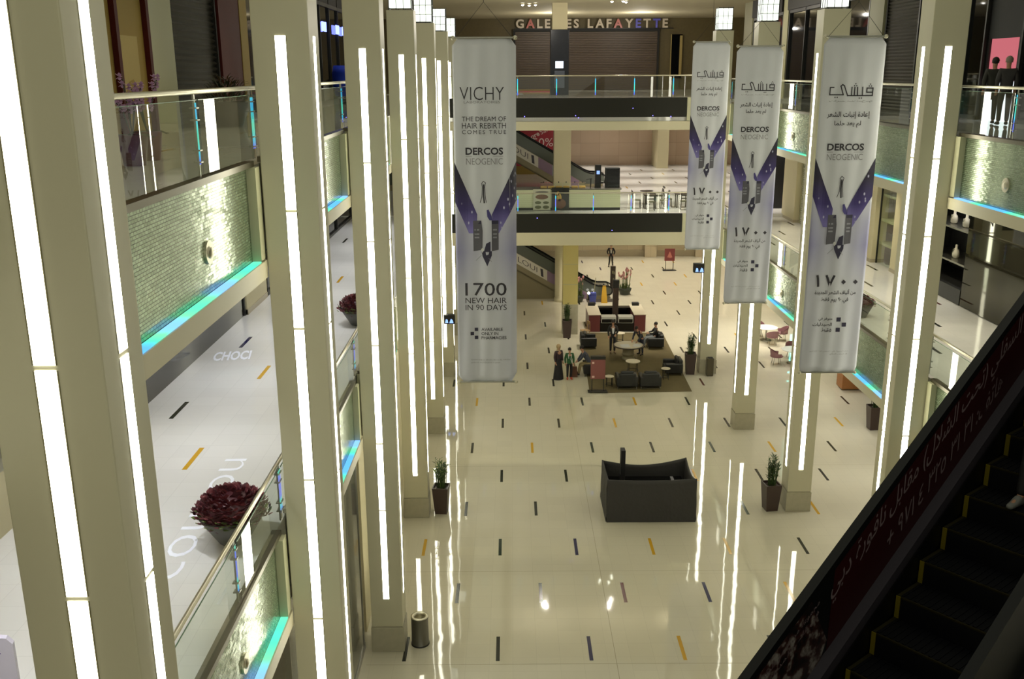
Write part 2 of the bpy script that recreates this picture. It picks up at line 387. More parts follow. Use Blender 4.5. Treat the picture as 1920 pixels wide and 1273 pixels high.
ZL = {1: 7.25, 2: 13.08}; ZR = {1: 7.13, 2: 12.93}     # walkway floor heights, left and right
XL, XR = -3.75, 10.17                                   # balcony edges
for lv in (1, 2):
    mb = MB(); z = ZL[lv]; mb.box(-12, XL - .075, -8, 49.6, z - 1.55, z)
    inlays(mb, -8, -5, 4, 49, z, gx=-7.33, gy=20.11 - 2 * GD, fix=((-7.33, 20.1, 0), (-6.13, 17.4, 2), (-6.13, 22.9, 2), (-7.33, 25.6, 3), (-6.2, 33.8, 2)))
    struct('floor', mb, [M_FLOOR1] + M_INLAY, 'polished walkway floor on the left')
    mb = MB(); z = ZR[lv]; mb.box(XR + .075, 17.5, -8, 49.6, z - 1.55, z)
    inlays(mb, 11.2, 14, 10, 49, z, gx=12.6, gy=33.5)
    struct('floor', mb, [M_FLOOR1] + M_INLAY, 'polished walkway floor on the right')
    mb = MB(); z = (7.30, 13.05)[lv - 1]
    mb.box(-12, 18.5, 49.6, 60.5, z - 1.5, z); mb.box(-12, 18.5, 64.8, 77.2, z - 1.5, z); mb.box((-.5, .8)[lv - 1], 18.5, 60.5, 64.8, z - 1.5, z)
    inlays(mb, 5.5, 17, 56, 76, z, gx=GX + .6, gy=GY + .8)
    struct('floor', mb, [M_FLOOR1] + M_INLAY, 'upper floor behind the bridge')
M_CEIL = mat('ceiling_plaster', srgb(190, 182, 152), .8)
mb = MB(); mb.box(-12, 18.5, 48.8, 77.2, 18.3, 18.5); mb.box(-12, -3.9, -8, 48.8, 18.3, 18.5); mb.box(10.3, 18.5, -8, 48.8, 18.3, 18.5)
struct('ceiling', mb, M_CEIL)
mb = MB(); mb.box(-12, 18.5, 77.2, 77.5, -.3, 18.5, 0)
mb.box(-12, 18.5, 77.02, 77.2, 0, 5.8, 1); mb.box(-12, 18.5, 77.02, 77.2, 7.3, 11.55, 2); mb.box(-12, 18.5, 76.95, 77.02, 0, .5, 3)
M_OLIVE = mat('olive_brown_wall', srgb(104, 92, 58), .5, noise=.1)
M_SKIRT = mat('stone_skirting', srgb(172, 160, 134), .3)
struct('wall_back', mb, [M_OLIVE, M_BEIGESTONE, M_PINKSTONE, M_SKIRT])
mb = MB(); mb.box(-12.2, -12, -8, 77.2, -.3, 18.5); struct('wall_left', mb, M_CREAM)
mb = MB(); mb.box(18.5, 18.7, -8, 77.2, -.3, 18.5); struct('wall_right', mb, M_CREAM)
# the bands of plaster along the edge of the two bridges
for lv, (z0, z1) in ((1, (5.74, 6.42)), (2, (11.56, 12.0))):
    mb = MB(); mb.bbox(-3.6, 10.0, 49.38, 49.62, z0, z1, .02); struct('trim_%d' % lv, mb, M_FASCIA)

# ------------------------------------------------------------------ light columns
SEG = [(14.9, 12.47), (12.43, 10.69), (10.65, 8.22), (8.18, 5.75), (5.71, 3.985), (3.945, 1.52)]
CD = .72                                                # column depth
def make_column(sides):
    t = thing('light_column', '', 'column')
    cap = 16.15
    m = MB(); m.bbox(-.4, .4, 0, CD, 0.72, cap, .012)
    m.box(-.402, .402, .0, CD + .002, cap - .012, cap)
    m.build('shaft', M_COL, t)
    m = MB(); m.bbox(-.42, .42, -.02, CD + .02, 0, .70, .01); m.box(-.385, .385, .015, CD - .015, .70, .722); m.build('plinth', M_PLINTH, t)
    for sd in sides:
        m = MB(); e = MB()
        for a, b in SEG:
            w = .075
            if sd == 0: m.box(-w, w, -.006, .004, b, a); e.box(-w - .012, w + .012, -.003, .004, b, a)
            if sd == 1: m.box(.396, .406, CD / 2 - w, CD / 2 + w, b, a); e.box(.396, .403, CD / 2 - w - .012, CD / 2 + w + .012, b, a)
            if sd == 2: m.box(-.406, -.396, CD / 2 - w, CD / 2 + w, b, a); e.box(-.403, -.396, CD / 2 - w - .012, CD / 2 + w + .012, b, a)
            if sd == 3: m.box(-w, w, CD - .004, CD + .006, b, a); e.box(-w - .012, w + .012, CD - .004, CD + .003, b, a)
        s = m.build('light_strip', M_STRIP, t); e.build('strip_frame', M_STRIPEDGE, s)
    m = MB(); m.box(-.31, .31, CD / 2 - .31, CD / 2 + .31, cap + .07, cap + .95); ln = m.build('lantern', M_LANT, t)
    m = MB(); q = .325
    for x in (-q, -.108, .108, q):
        for y in (-q, q):
            m.box(x - .008, x + .008, CD / 2 + y - .008, CD / 2 + y + .008, cap, cap + 1.0); m.box(y - .008, y + .008, CD / 2 + x - .008, CD / 2 + x + .008, cap, cap + 1.0)
    for z in (.04, .30, .62, .97):
        for y in (-q, q): m.box(-q, q, CD / 2 + y - .008, CD / 2 + y + .008, cap + z - .01, cap + z + .01); m.box(y - .008, y + .008, CD / 2 - q, CD / 2 + q, cap + z - .01, cap + z + .01)
    m.build('lantern_frame', M_DARK, ln)
    return t
LX, RX, CY, SP = -3.21, 9.67, 6.36, 7.765
col0 = make_column((0, 1, 3)); colR = make_column((0, 2, 3))
ordl = ['nearest light column on the left, cut off by the left edge of the view', 'second light column from the left edge, beside the red-leaved planter bowl',
        'third light column on the left, with the steel litter bin at its foot', 'fourth light column on the left, with a potted plant beside its base',
        'fifth light column on the left, narrow and partly hidden by its neighbour', 'sixth light column on the left, just left of the English banner, with a small screen on it']
ordr = {0: 'light column nearest on the right, its foot hidden by the dark escalator', 1: 'second light column on the right, directly behind the nearest Arabic banner',
        2: 'third light column on the right, behind the middle Arabic banner', 3: 'farthest light column on the right, behind the smallest banner, beside a litter bin'}
for k in range(6):
    loc = (LX, CY + SP * k, 0)
    if k == 0: col0.location = loc; col0['label'] = ordl[0]; col0['group'] = 'light columns along the atrium'
    else: dup(col0, loc, 0, ordl[k])
for k in range(4):
    loc = (RX, 22.23 + SP * k, 0)
    if k == 0: colR.location = loc; tag(colR, ordr[0], None, 'light columns along the atrium')
    else: dup(colR, loc, 0, ordr[k])

# ------------------------------------------------------------------ balcony parapets and glass balustrades
M_RETURN = mat('parapet_return', srgb(186, 184, 150), .4)
def make_parapet(length, side):
    """side = +1: parapet faces +x. local: y from 0 to length, x = 0 at the balcony edge, z = 0 at the walkway floor"""
    t = thing('balcony_parapet', '', 'parapet')
    X = lambda x: x * side
    def bx(m, x0, x1, *r, **k): m.box(min(X(x0), X(x1)), max(X(x0), X(x1)), *r, **k); return m
    e = .62; g = .385
    bx(MB(), -.06, -.01, e, length - e, -1.32, .02).build('mosaic_panel', M_MOS, t)
    m = MB()
    for y0, y1 in ((g, e), (length - e, length - g)): bx(MB(), -.06, .12, y0, y1, -1.32, .02).build('end_return', M_RETURN, t)
    m = MB(); bx(m, -.10, .05, g, length - g, .02, .10); m.build('coping', M_COPE, t)
    m = MB(); bx(m, -.06, .14, g, length - g, -1.60, -1.345); m.build('fascia', M_FASCIA, t)
    m = MB(); bx(m, -.005, .115, e, length - e, -1.345, -1.325); m.build('led_ledge', M_LEDLEDGE, t)
    for y in (length * .30, length * .66):
        m = MB(); bm = bmesh.new(); bmesh.ops.create_cone(bm, segments=24, radius1=.15, radius2=.15, depth=.03, cap_ends=True)
        m.bm(bm, 0, Matrix.Translation((X(.0), y, -.82)) @ Matrix.Rotation(R(90), 4, 'Y'))
        bm = bmesh.new(); bmesh.ops.create_uvsphere(bm, u_segments=16, v_segments=8, radius=.08)
        m.bm(bm, 0, Matrix.Translation((X(.01), y, -.82)) @ Matrix.Diagonal((.5, 1, 1, 1)), True); m.build('disc_ornament', M_RAIL, t)
    return t
def make_balustrade(length, side, npan, posts=True):
    t = thing('glass_balustrade', '', 'balustrade')
    X = lambda x: x * side
    m = MB(); m.tube([(X(-.02), 0, 1.11), (X(-.02), length, 1.11)], .033, 10); m.build('handrail', M_RAIL, t)
    dl = length / npan
    for i in range(npan):
        m = MB(); m.box(-.006, .006, .03 + i * dl, (i + 1) * dl - .03, .13, 1.01)
        o = m.build('glass_pane', M_GLASS, t)
        m = MB(); m.box(-.007, .007, .03 + i * dl, (i + 1) * dl - .03, 1.01, 1.018); m.build('glass_edge', M_GLASSEDGE, o)
    for i in range(npan + 1):
        y = min(max(i * dl, .04), length - .04)
        m = MB(); m.box(X(-.04) - .012, X(-.04) + .012, y - .018, y + .018, .105, 1.09)
        for z in (.28, .42, .78, .92): m.box(X(-.04) - .045, X(-.04) + .045, y - .05, y + .05, z - .008, z + .008)
        p = m.build('post', M_STEEL, t)
        m = MB(); m.box(X(-.020) - .006, X(-.020) + .006, y - .009, y + .009, .25, .98); m.build('led_strip', M_LEDPOST, p)
    return t
par = make_parapet(SP, 1); bal = make_balustrade(SP, 1, 3)
paR = make_parapet(SP, -1); baR = make_balustrade(SP, -1, 3)
whereL = ['between the first and second left columns', 'between the second and third left columns', 'in the gap between the third and fourth left columns']
floors = {1: 'middle-level', 2: 'top-level'}
first = True
for lv in (1, 2):
    for k in range(3):
        loc = (XL, CY + CD / 2 + SP * k, ZL[lv])
        lp = 'mosaic %s parapet with glowing ledge, %s' % (floors[lv], whereL[k])
        lb = 'glass %s balustrade with lit posts, %s' % (floors[lv], whereL[k])
        if first:
            par.location = loc; bal.location = loc; tag(par, lp, None, 'mosaic balcony parapets'); tag(bal, lb, None, 'glass balustrades on the balconies'); first = False
        else: dup(par, loc, 0, lp, 'mosaic balcony parapets'); dup(bal, loc, 0, lb, 'glass balustrades on the balconies')
whereR = ['right of the nearest right-hand column', 'between the first and second right columns', 'between the second and third right columns', 'between the third and farthest right columns']
first = True
for lv in (1, 2):
    for k in range(4):
        loc = (XR, 22.23 + CD / 2 + SP * (k - 1), ZR[lv])
        lp = 'mosaic %s parapet with glowing ledge, %s' % (floors[lv], whereR[k])
        lb = 'glass %s balustrade with lit posts, %s' % (floors[lv], whereR[k])
        if first:
            paR.location = loc; baR.location = loc; tag(paR, lp, None, 'mosaic balcony parapets'); tag(baR, lb, None, 'glass balustrades on the balconies'); first = False
        else: dup(paR, loc, 0, lp, 'mosaic balcony parapets'); dup(baR, loc, 0, lb, 'glass balustrades on the balconies')
# ------------------------------------------------------------------ bridges at the far end of the atrium
M_LEDDOT = emis('blue_led_dot', (.12, .10, 1.0, 1), 6)
def bridge(lv, zf, dots):
    n = {1: 'lower', 2: 'upper'}[lv]
    t = thing('bridge_parapet', 'long dark olive parapet of the %s bridge across the far end' % n, 'parapet', (0, 49.42, zf), group='bridge parapets')
    m = MB(); m.bbox(-3.6, 8.78, -.03, .06, (-1.06, -.88)[lv - 1], .06, .012); m.build('dark_panel', M_BRIDGE, t)
    m = MB(); m.box(8.8, 10.0, -.03, .06, -1.06, .06); m.build('end_panel', M_RETURN, t)
    m = MB()
    for x, z in dots: m.box(x - .018, x + .018, -.036, -.028, z - .018, z + .018)
    m.build('led_dot', M_LEDDOT, t)['kind'] = 'stuff'
    t = thing('glass_balustrade', 'straight glass balustrade on the %s bridge with thin lit posts' % n, 'balustrade', (0, 49.45, zf), group='bridge balustrades')
    m = MB(); m.tube([(-3.6, 0, 1.12), (10.0, 0, 1.12)], .03, 8); m.build('handrail', M_RAIL, t)
    xs = [-3.5 + i * 1.93 for i in range(8)]
    for a, b in zip(xs, xs[1:]):
        m = MB(); m.box(a + .03, b - .03, -.006, .006, .1, 1.06); m.build('glass_pane', M_GLASS, t)
    for i, x in enumerate(xs):
        m = MB(); m.box(x - .02, x + .02, .01, .035, .07, 1.1); p = m.build('post', M_STEEL, t)
        m = MB(); m.box(x - .022, x + .022, -.004, .012, .2, .98); m.build('led_strip', M_LEDPOST, p)
bridge(2, 13.08, [(.70, -.83), (3.25, -.80), (3.4, -.90), (6.1, -.45), (7.1, -.82), (8.0, -.86)])
bridge(1, 7.32, [(1.35, -.15), (5.2, -.8)])

# ================================================================== shop fronts
def front(name, label, cat='shop front', loc=(0, 0, 0), group=None): return thing(name, label, cat, loc, 0, group)
def slats(m, y0, y1, x, z0, z1, step=.10, d=.03):
    z = z0
    while z < z1: m.add([(x, y0, z), (x, y1, z), (x + d, y1, z + step * .55), (x + d, y0, z + step * .55)], [(0, 1, 2, 3)]); m.add([(x + d, y0, z + step * .55), (x + d, y1, z + step * .55), (x, y1, z + step), (x, y0, z + step)], [(0, 1, 2, 3)]); z += step
M_OCHRE = mat('ochre_wall', srgb(150, 126, 62), .7)
M_OCHRE2 = mat('ochre_light', srgb(176, 156, 98), .7)
M_MAROON = mat('maroon_paint', srgb(74, 22, 18), .6, spec=.2)
M_GREYPIER = mat('grey_green_pier', srgb(158, 156, 122), .5)
# top level, left
x0 = -8.17; zf = ZL[2]; zt = 18.3
t = front('boutique_front', 'ochre boutique front with dark red verticals and a poster, top level left', loc=(x0, 20.2, zf))
MB().box(-.3, 0, -12, 2.45, 0, 5.2).build('wall_panel', M_OCHRE, t)
MB().box(0, .02, .85, 1.9, .3, 2.1).build('poster', M_OCHRE2, t)
m = MB(); m.prism([(1.0, .3), (1.9, .3), (1.9, .75), (1.75, 1.0), (1.45, 1.2), (1.2, 1.15), (1.0, .95)], 'x', .018, .024); m.build('poster_print', M_OCHRE, t)
for y in (.62, 2.42): MB().box(0, .12, y - .08, y + .08, 0, 5.2).build('maroon_post', M_MAROON, t)
t = front('wall_pier', 'plain grey-green pier between the ochre front and the closed shutter', 'pier', (x0, 22.7, zf)); MB().box(-.3, .1, .02, 1.55, 0, 5.2).build('pier_face', M_GREYPIER, t)
t = front('roller_shutter', 'closed dark slatted roller shutter on the top level left', 'shutter', (x0, 24.3, zf))
m = MB(); slats(m, .06, 3.75, -.09, 0, 5.2, .15, .09); m.build('slat_curtain', M_SHUTTER, t)
MB().box(-.1, .04, 3.75, 3.85, 0, 5.2).build('guide_rail', M_DARK, t); MB().box(-.1, .04, -.02, .06, 0, 5.2).build('guide_rail', M_DARK, t)
t = front('wall_pier', 'dark red pier right of the slatted shutter, top level left', 'pier', (x0, 28.2, zf)); MB().box(-.3, .1, 0, 2.1, 0, 5.2).build('pier_face', M_MAROON, t); MB().box(-.3, .12, 2.1, 2.9, 0, 5.2).build('pier_edge', M_OCHRE, t)
def dark_shop(loc, length, sgn, label, blue=False, h=5.2):
    t = front('shop_window', label, 'shop window', loc)
    m = MB(); m.box(min(0, -.06 * sgn), max(0, -.06 * sgn), .1, length - .1, .12, h - 1.1); m.build('window_pane', M_DKGLASS, t)
    m = MB()
    for y in [0, length - .1] + [length * i / 4 for i in (1, 2, 3)]: m.box(-.1, .08, y, y + .08, 0, h)
    m.box(-.1, .08, 0, length, 0, .12); m.box(-.1, .08, 0, length, h - 1.1, h - .95); m.build('window_frame', M_DARK, t)
    m = MB(); m.box(-.2, .05, 0, length, h - .95, h); m.build('sign_band', M_BLACKM, t)
    return t
t = dark_shop((x0, 31.1, zf), 9.5, 1, 'dark closed shop window on the top level left, hidden behind the columns')
t = dark_shop((x0, 41.0, zf), 9.0, 1, 'dark shop window with small blue lights above it, top level left')
m = MB()
for y in (2.6, 3.2, 6.1, 6.5, 7.9, 8.3): m.box(.06, .12, y, y + .32, 3.05, 3.45)
m.build('blue_light', emis('blue_sign', (.16, .2, 1, 1), 3.5), t)
t = thing('display_chair', 'rounded royal blue tub chair in front of the dark shop, top level left', 'chair', (-7.2, 44.2, zf))
m = MB(); m.lathe([(.1, .32), (.55, .32), (.6, .5), (.55, .62), (.1, .62)], n=20); m.build('seat', mat('royal_blue', srgb(24, 58, 190), .6), t)
m = MB(); m.lathe([(.5, .55), (.64, .6), (.66, 1.3), (.58, 1.62), (.5, 1.3)], n=20, cap=False); m.build('backrest', MATS['royal_blue'], t)
m = MB(); m.lathe([(.3, 0), (.3, .04), (.06, .08), (.06, .33)], n=12); m.build('pedestal', M_STEEL, t)
# middle level, left
zf = ZL[1]
t = front('shop_front', 'long black glossy shop front on the middle level left', loc=(x0, 19.9, zf))
MB().box(-.25, 0, .3, 8.8, 0, 4.25).build('black_panel', M_BLACK, t)
m = MB()
for y in (.0, 8.75): m.box(-.25, .04, y, y + .12, 0, 4.25)
for z in (1.05, 2.1, 3.15): m.box(-.25, .012, .1, 8.75, z - .012, z + .012)
m.build('panel_frame', M_DARK, t)
t = front('wall_pier', 'cream pier beyond the black shop front, middle level left', 'pier', (x0, 28.8, zf)); MB().box(-.3, .08, 0, 2.5, 0, 4.25).build('pier_face', M_CREAM, t); MB().box(-.3, .1, 0, 2.5, 0, .16).build('pier_base', M_SKIRT, t)
t = dark_shop((x0, 31.4, zf), 18, 1, 'grey shop window beyond the cream pier, middle level left', h=4.25)
t = front('shop_front', 'white shop wall nearest on the middle level left, behind the first column', loc=(x0, -8, zf)); MB().box(-.25, 0, 0, 27.8, 0, 4.25).build('wall_panel', M_CREAM, t)
# ground floor, left: grey glass front right under the balcony
M_GREYGLASS = mat('grey_shop_glass', srgb(92, 92, 84), .08, spec=.9)
t = front('shop_front', 'tall grey glass shop front under the left balcony, ground floor', loc=(-3.85, 14.6, 0))
for k in range(4):
    MB().box(-.05, 0, .05 + k * 1.85, 1.83 + k * 1.85, .14, 5.2).build('glass_panel', M_GREYGLASS, t)
m = MB(); m.box(-.1, .03, 0, 7.5, 0, .14); m.box(-.1, .03, 0, 7.5, 5.2, 5.68)
for k in range(5): m.box(-.08, .02, k * 1.85 - .02, k * 1.85 + .04, .1, 5.2)
m.build('glass_frame', M_STEEL, t)
m = MB(); m.stroke([(4.3, 2.6), (4.45, 3.0), (4.5, 2.5), (4.7, 2.95), (4.75, 2.5)], .025); m.stroke([(4.9, 2.5), (5.1, 2.85), (5.2, 2.5), (5.35, 2.8), (5.45, 2.45), (5.7, 2.9)], .02); m.map(lambda x, y, z: (.006, x, z)); m.build('script_lettering', M_RAIL, t)
t = front('shop_front', 'pale shop wall further along the left, ground floor, behind the columns', loc=(-3.9, 22.6, 0)); MB().box(-.1, 0, .2, 27, 0, 5.65).build('wall_panel', M_CREAM, t)

# top level, right
x0 = 14.3; zf = ZR[2]; hR = 18.3 - zf
def pier(loc, l, label, mt=None, h=4.0, w=.12):
    t = front('wall_pier', label, 'pier', loc); MB().box(-w, .3, 0, l, 0.14, h).build('pier_face', mt or M_CREAM, t); MB().box(-w - .02, .3, 0, l, 0, .14).build('pier_base', M_SKIRT, t)
t = front('display_window', 'bright pink and white lit shop display on the top level right', 'shop window', (x0, 28.3, zf))
m = MB(); m.box(.06, .1, .05, 1.78, 1.15, 2.35); m.build('pink_panel', emis('pink_screen', (.85, .22, .26, 1), .5), t)
m = MB(); m.box(.06, .1, .05, 1.78, -.0, 1.15); m.build('white_panel', emis('white_screen', (.9, .97, 1, 1), 1.0), t)
m = MB(); m.box(0, .4, -.1, .05, 0, hR); m.box(0, .4, 1.78, 1.9, 0, hR); m.box(0, .4, .05, 1.78, 2.35, hR); m.build('display_frame', M_BLACKM, t)
t = dark_shop((x0, 10, zf), 18.1, -1, 'dark mirror-like shop window right of the pink display, top level', h=hR)
m = MB(); put_text(m, 'S', 17.2, 4.0, h=.5, bold=.02); put_text(m, '>', 16.4, 3.95, h=.42, bold=.02); m.map(lambda x, y, z: (-.1, x, z)); m.build('sign_letter', M_GREYPIER, t)
t = dark_shop((x0, 30.25, zf), 5.1, -1, 'dark shop window left of the pink display, top level right', h=hR)
t = front('roller_shutter', 'closed dark roller shutter behind the nearest right column, top level', 'shutter', (x0, 35.4, zf))
m = MB(); slats(m, .05, 3.0, 0, 0, hR, .12, -.04); m.build('slat_curtain', mat('dark_slat', srgb(46, 45, 40), .3, .7), t)
MB().box(-.06, .05, 3.0, 3.1, 0, hR).build('guide_rail', M_DARK, t); MB().box(-.06, .05, -.04, .05, 0, hR).build('guide_rail', M_DARK, t)
pier((x0, 38.6, zf), 1.5, 'cream pier beside the dark shutter, top level right', M_GREYPIER, hR)
t = dark_shop((x0, 40.2, zf), 11.5, -1, 'long dark shop window between the two right-hand banners, top level', h=hR)
pier((x0, 51.8, zf), .9, 'narrow cream pier past the dark shop window, top level right', M_GREYPIER, hR)
t = dark_shop((x0, 52.8, zf), 6.4, -1, 'farthest dark shop window on the top level right', h=hR)
pier((x0, 59.4, zf), 2.0, 'farthest cream pier on the top level right', M_GREYPIER, hR)
# middle level, right
zf = ZR[1]; h1 = 4.25
t = front('shop_front', 'mirror-like glass shop front on the middle level right, reflecting the columns', loc=(x0, 12, zf))
M_MIRROR = mat('bronze_mirror_glass', srgb(74, 72, 60), .03, .75)
for k in range(4): MB().box(0, .06, .02 + k * 4.5, 4.48 + k * 4.5, .02, h1).build('glass_panel', M_MIRROR, t)
m = MB()
for a in ((15.2, 3.1), (15.8, 3.4), (16.3, 3.0)): m.stroke([(a[0], a[1]), (a[0] + .25, a[1] + .2), (a[0] + .2, a[1] - .2), (a[0] + .45, a[1])], .03)
m.map(lambda x, y, z: (-.008, x, z)); m.build('script_lettering', M_DARK, t)
t = front('display_window', 'black jewellery display with lit shelves, middle level right beside the mirror front', 'shop window', (x0, 30.05, zf))
MB().box(1.5, 1.6, 0, 4.4, 0, h1).build('back_panel', M_BLACKM, t); MB().box(0, 1.6, 4.3, 4.4, 0, h1).build('side_panel', M_BLACKM, t); MB().box(0, 1.6, 0, 4.3, 0, .5).build('base_cabinet', M_DARK, t)
for z in (1.1, 2.2): MB().box(.35, 1.5, .05, 4.3, z, z + .06).build('shelf', M_STEEL, t)
M_BUST = mat('ivory_bust', srgb(222, 214, 196), .5)
def bust():
    t = thing('necklace_bust', '', 'display bust'); m = MB(); m.lathe([(.07, 0), (.12, .03), (.13, .12), (.10, .2), (.045, .24), (.045, .32), (.03, .33)], n=14, ); m.map(lambda x, y, z: (x * .6, y, z)); m.build('bust', M_BUST, t)
    m = MB(); m.tube([(-.065, -.03, .22), (-.07, 0, .16), (-.075, .0, .12), (-.07, .03, .16), (-.065, .03, .22)], .008, 6); m.build('necklace', mat('silver_chain', srgb(190, 190, 180), .2, 1), t); return t
spot('display_fill', (x0 + .55, 31.2, zf + 4.1), 60, WHITE, 110); spot('display_fill', (x0 + .55, 32.4, zf + 4.1), 60, WHITE, 110)  # unseen spots added inside the case to brighten the busts
b0 = bust(); b0.scale = (1.35,) * 3; pl = [(.70, .95, 1.16, 'ivory necklace bust on the lower shelf, nearest the mirror front'), (.70, 2.1, 1.16, 'ivory necklace bust in the middle of the lower shelf'), (.70, .85, 2.26, 'tall ivory necklace bust on the upper shelf, nearest the mirror front'), (.70, 1.6, 2.26, 'ivory necklace bust on the upper shelf, second from the mirror front'), (.70, 2.5, 2.26, 'ivory necklace bust at the far end of the upper shelf')]
for i, (a, b, c, l) in enumerate(pl):
    p = (x0 + a, 30.05 + b, zf + c)
    if i == 0: b0.location = p; tag(b0, l, None, 'necklace busts in the display window')
    else: dup(b0, p, 0, l, 'necklace busts in the display window')
pier((x0, 34.5, zf), 1.1, 'cream pier behind the nearest right column, middle level', M_CREAM, h1)
t = front('display_window', 'glass-fronted shelf display left of the nearest right column, middle level', 'shop window', (x0, 35.65, zf))
MB().box(.9, 1.0, 0, 1.65, 0, h1).build('back_panel', mat('display_back', srgb(150, 146, 120), .5), t)
for z in (.75, 1.65, 2.6): MB().box(.05, .9, 0, 1.65, z, z + .1).build('shelf', M_GREYPIER, t)
MB().box(-.01, .01, .03, 1.62, .05, h1).build('glass_pane', M_GLASS, t)
MB().box(-.03, .03, 1.6, 1.68, 0, h1).build('window_frame', M_DARK, t); MB().box(-.03, .03, -.03, .05, 0, h1).build('window_frame', M_DARK, t)
pier((x0, 37.3, zf), 1.0, 'pale cream pier left of the shelf display, middle level right', M_CREAM, h1, .2)
pier((x0, 38.4, zf), 4.8, 'wide cream wall between the shelf display and the white shutter', M_BEIGESTONE, h1, .05)
t = front('roller_shutter', 'narrow white roller shutter on the middle level right, beyond the second banner', 'shutter', (x0, 45.6, zf))
m = MB(); slats(m, .05, 1.9, 0, 0, h1, .09, -.04); m.build('slat_curtain', mat('white_slat', srgb(200, 198, 186), .4), t)
MB().box(-.06, .05, 1.9, 2.0, 0, h1).build('guide_rail', M_GREYPIER, t); MB().box(-.06, .05, -.05, .05, 0, h1).build('guide_rail', M_GREYPIER, t)
pier((x0, 43.3, zf), 2.2, 'cream pier just before the white shutter, middle level right', M_CREAM, h1)
pier((x0, 47.7, zf), 2.2, 'cream pier just past the white shutter, middle level right', M_CREAM, h1, .3)
t = front('wall_pier', 'dark brown upright panel past the white shutter, middle level right', 'pier', (x0 - .3, 51.6, 7.3)); MB().box(0, .6, 0, .8, 0, h1).build('pier_face', M_BLACKM, t)
# ground floor, right
t = front('shop_front', 'glass shop front with a cyan light tube, ground floor right', loc=(16.9, 53.2, 0))
MB().box(0, .06, 0, 4.6, 0, 5.5).build('glass_panel', mat('teal_glass', srgb(48, 84, 80), .1, spec=.8), t)
m = MB(); m.tube([(-.06, 2.9, .9), (-.06, 2.9, 3.9)], .06, 8); m.build('light_tube', emis('cyan_tube', (.25, 1, .85, 1), 3.0), t)
m = MB()
for y in (0, 1.5, 3.1, 4.6): m.box(-.06, .08, y, y + .06, 0, 5.5)
m.build('glass_frame', M_DARK, t)
pier((16.9, 58.1, 0), 18.9, 'cream wall past the cyan-lit shop, ground floor right', M_BEIGESTONE, 5.6)
t = front('shop_front', 'brown timber and glass shop front behind the box counter, ground floor right', loc=(16.9, 36.4, 0))
for k in range(4): MB().box(0, .06, .04 + k * 2.4, 2.36 + k * 2.4, .1, 5.4).build('glass_panel', M_GREYGLASS, t)
m = MB()
for k in range(5): m.box(-.1, .1, k * 2.4 - .06, k * 2.4 + .06, 0, 5.5)
m.build('timber_frame', mat('tan_timber', srgb(180, 140, 88), .45), t)
pier((16.9, 46.1, 0), 7.0, 'cream wall behind the cafe tables, ground floor right', M_CREAM, 5.6)
pier((16.9, 10, 0), 26.3, 'plain cream wall nearest on the ground floor right', M_CREAM, 5.6)
# far end
for i, (x, w) in enumerate(((11.2, .95), (15.4, 1.2))): 
    t = front('wall_pier', ('cream pier on the far ground floor wall, behind the poster stand', 'cream pier on the far ground floor wall at the far right')[i], 'pier', (x, 76.5, 0)); MB().box(-w / 2, w / 2, 0, .52, 0, 5.8).build('pier_face', M_BEIGESTONE, t)
t = front('wall_pier', 'cream pier on the far middle-level wall, right of the cafe machines', 'pier', (11.5, 74.0, 7.3)); MB().box(-.42, .42, 0, 3.0, 0, 4.25).build('pier_face', M_CREAM, t)
M_BROWN = mat('brown_shutter', srgb(92, 76, 62), .45, noise=.06)
t = front('roller_shutter', 'wide brown closed shutter under the big store letters, far top level', 'shutter', (0, 76.9, 13.05))
m = MB()
for k in range(34): m.box(.4, 11.2, .0, .07, .02 + k * .125, .125 + k * .125 - .006)
m.build('slat_curtain', M_BROWN, t); m = MB(); m.box(.25, .4, -.1, .1, 0, 4.4); m.box(11.2, 11.35, -.1, .1, 0, 4.4); m.box(.25, 11.35, -.15, .1, 4.27, 4.45); m.build('shutter_frame', M_BLACKM, t)
t = thing('store_sign', 'row of big capital store letters above the brown shutter, far top level', 'sign', (0, 76.75, 13.05)); MB().box(.4, 12.4, .12, .28, 4.46, 4.52).build('sign_rail', M_DARK, t)
M_LETTER = mat('sign_letter_white', srgb(226, 212, 190), .4); M_LETRED = mat('sign_letter_red', srgb(206, 110, 100), .3); M_LETBLUE = mat('sign_letter_blue', srgb(110, 108, 220), .3)
def letter_block(s, x, z, h, mt, parent, depth=.12, bold=.03):
    vs, fs = text_mesh(s, bold); m = MB()
    xs = [v.x for v in vs]; ys = [v.y for v in vs]; k = h / (max(ys) - min(ys))
    f = [(x + (v.x - min(xs)) * k, 0, z + (v.y - min(ys)) * k) for v in vs]; b = [(p[0], depth, p[2]) for p in f]; n = len(f)
    m.add(f, fs); m.add(b, [tuple(q[::-1]) for q in fs])
    from collections import Counter
    E = Counter(); dirn = {}
    for q in fs:
        for i in range(len(q)):
            e = (q[i], q[(i + 1) % len(q)]); E[tuple(sorted(e))] += 1; dirn[tuple(sorted(e))] = e
    m.add(f + b, [(e[1], e[0], e[0] + n, e[1] + n) for kx, e in ((kk, dirn[kk]) for kk, c in E.items() if c == 1)])
    m.build('sign_letter', mt, parent); return (max(xs) - min(xs)) * k
x = .45
lets = 'GALERIES LAFAYETTE'; mats = {1: M_LETRED, 12: M_LETRED, 14: M_LETBLUE, 16: M_LETBLUE}
for i, ch in enumerate(lets):
    if ch == ' ': x += .5; continue
    x += letter_block(ch, x, 4.52, .66, mats.get(i, M_LETTER), t) + .17
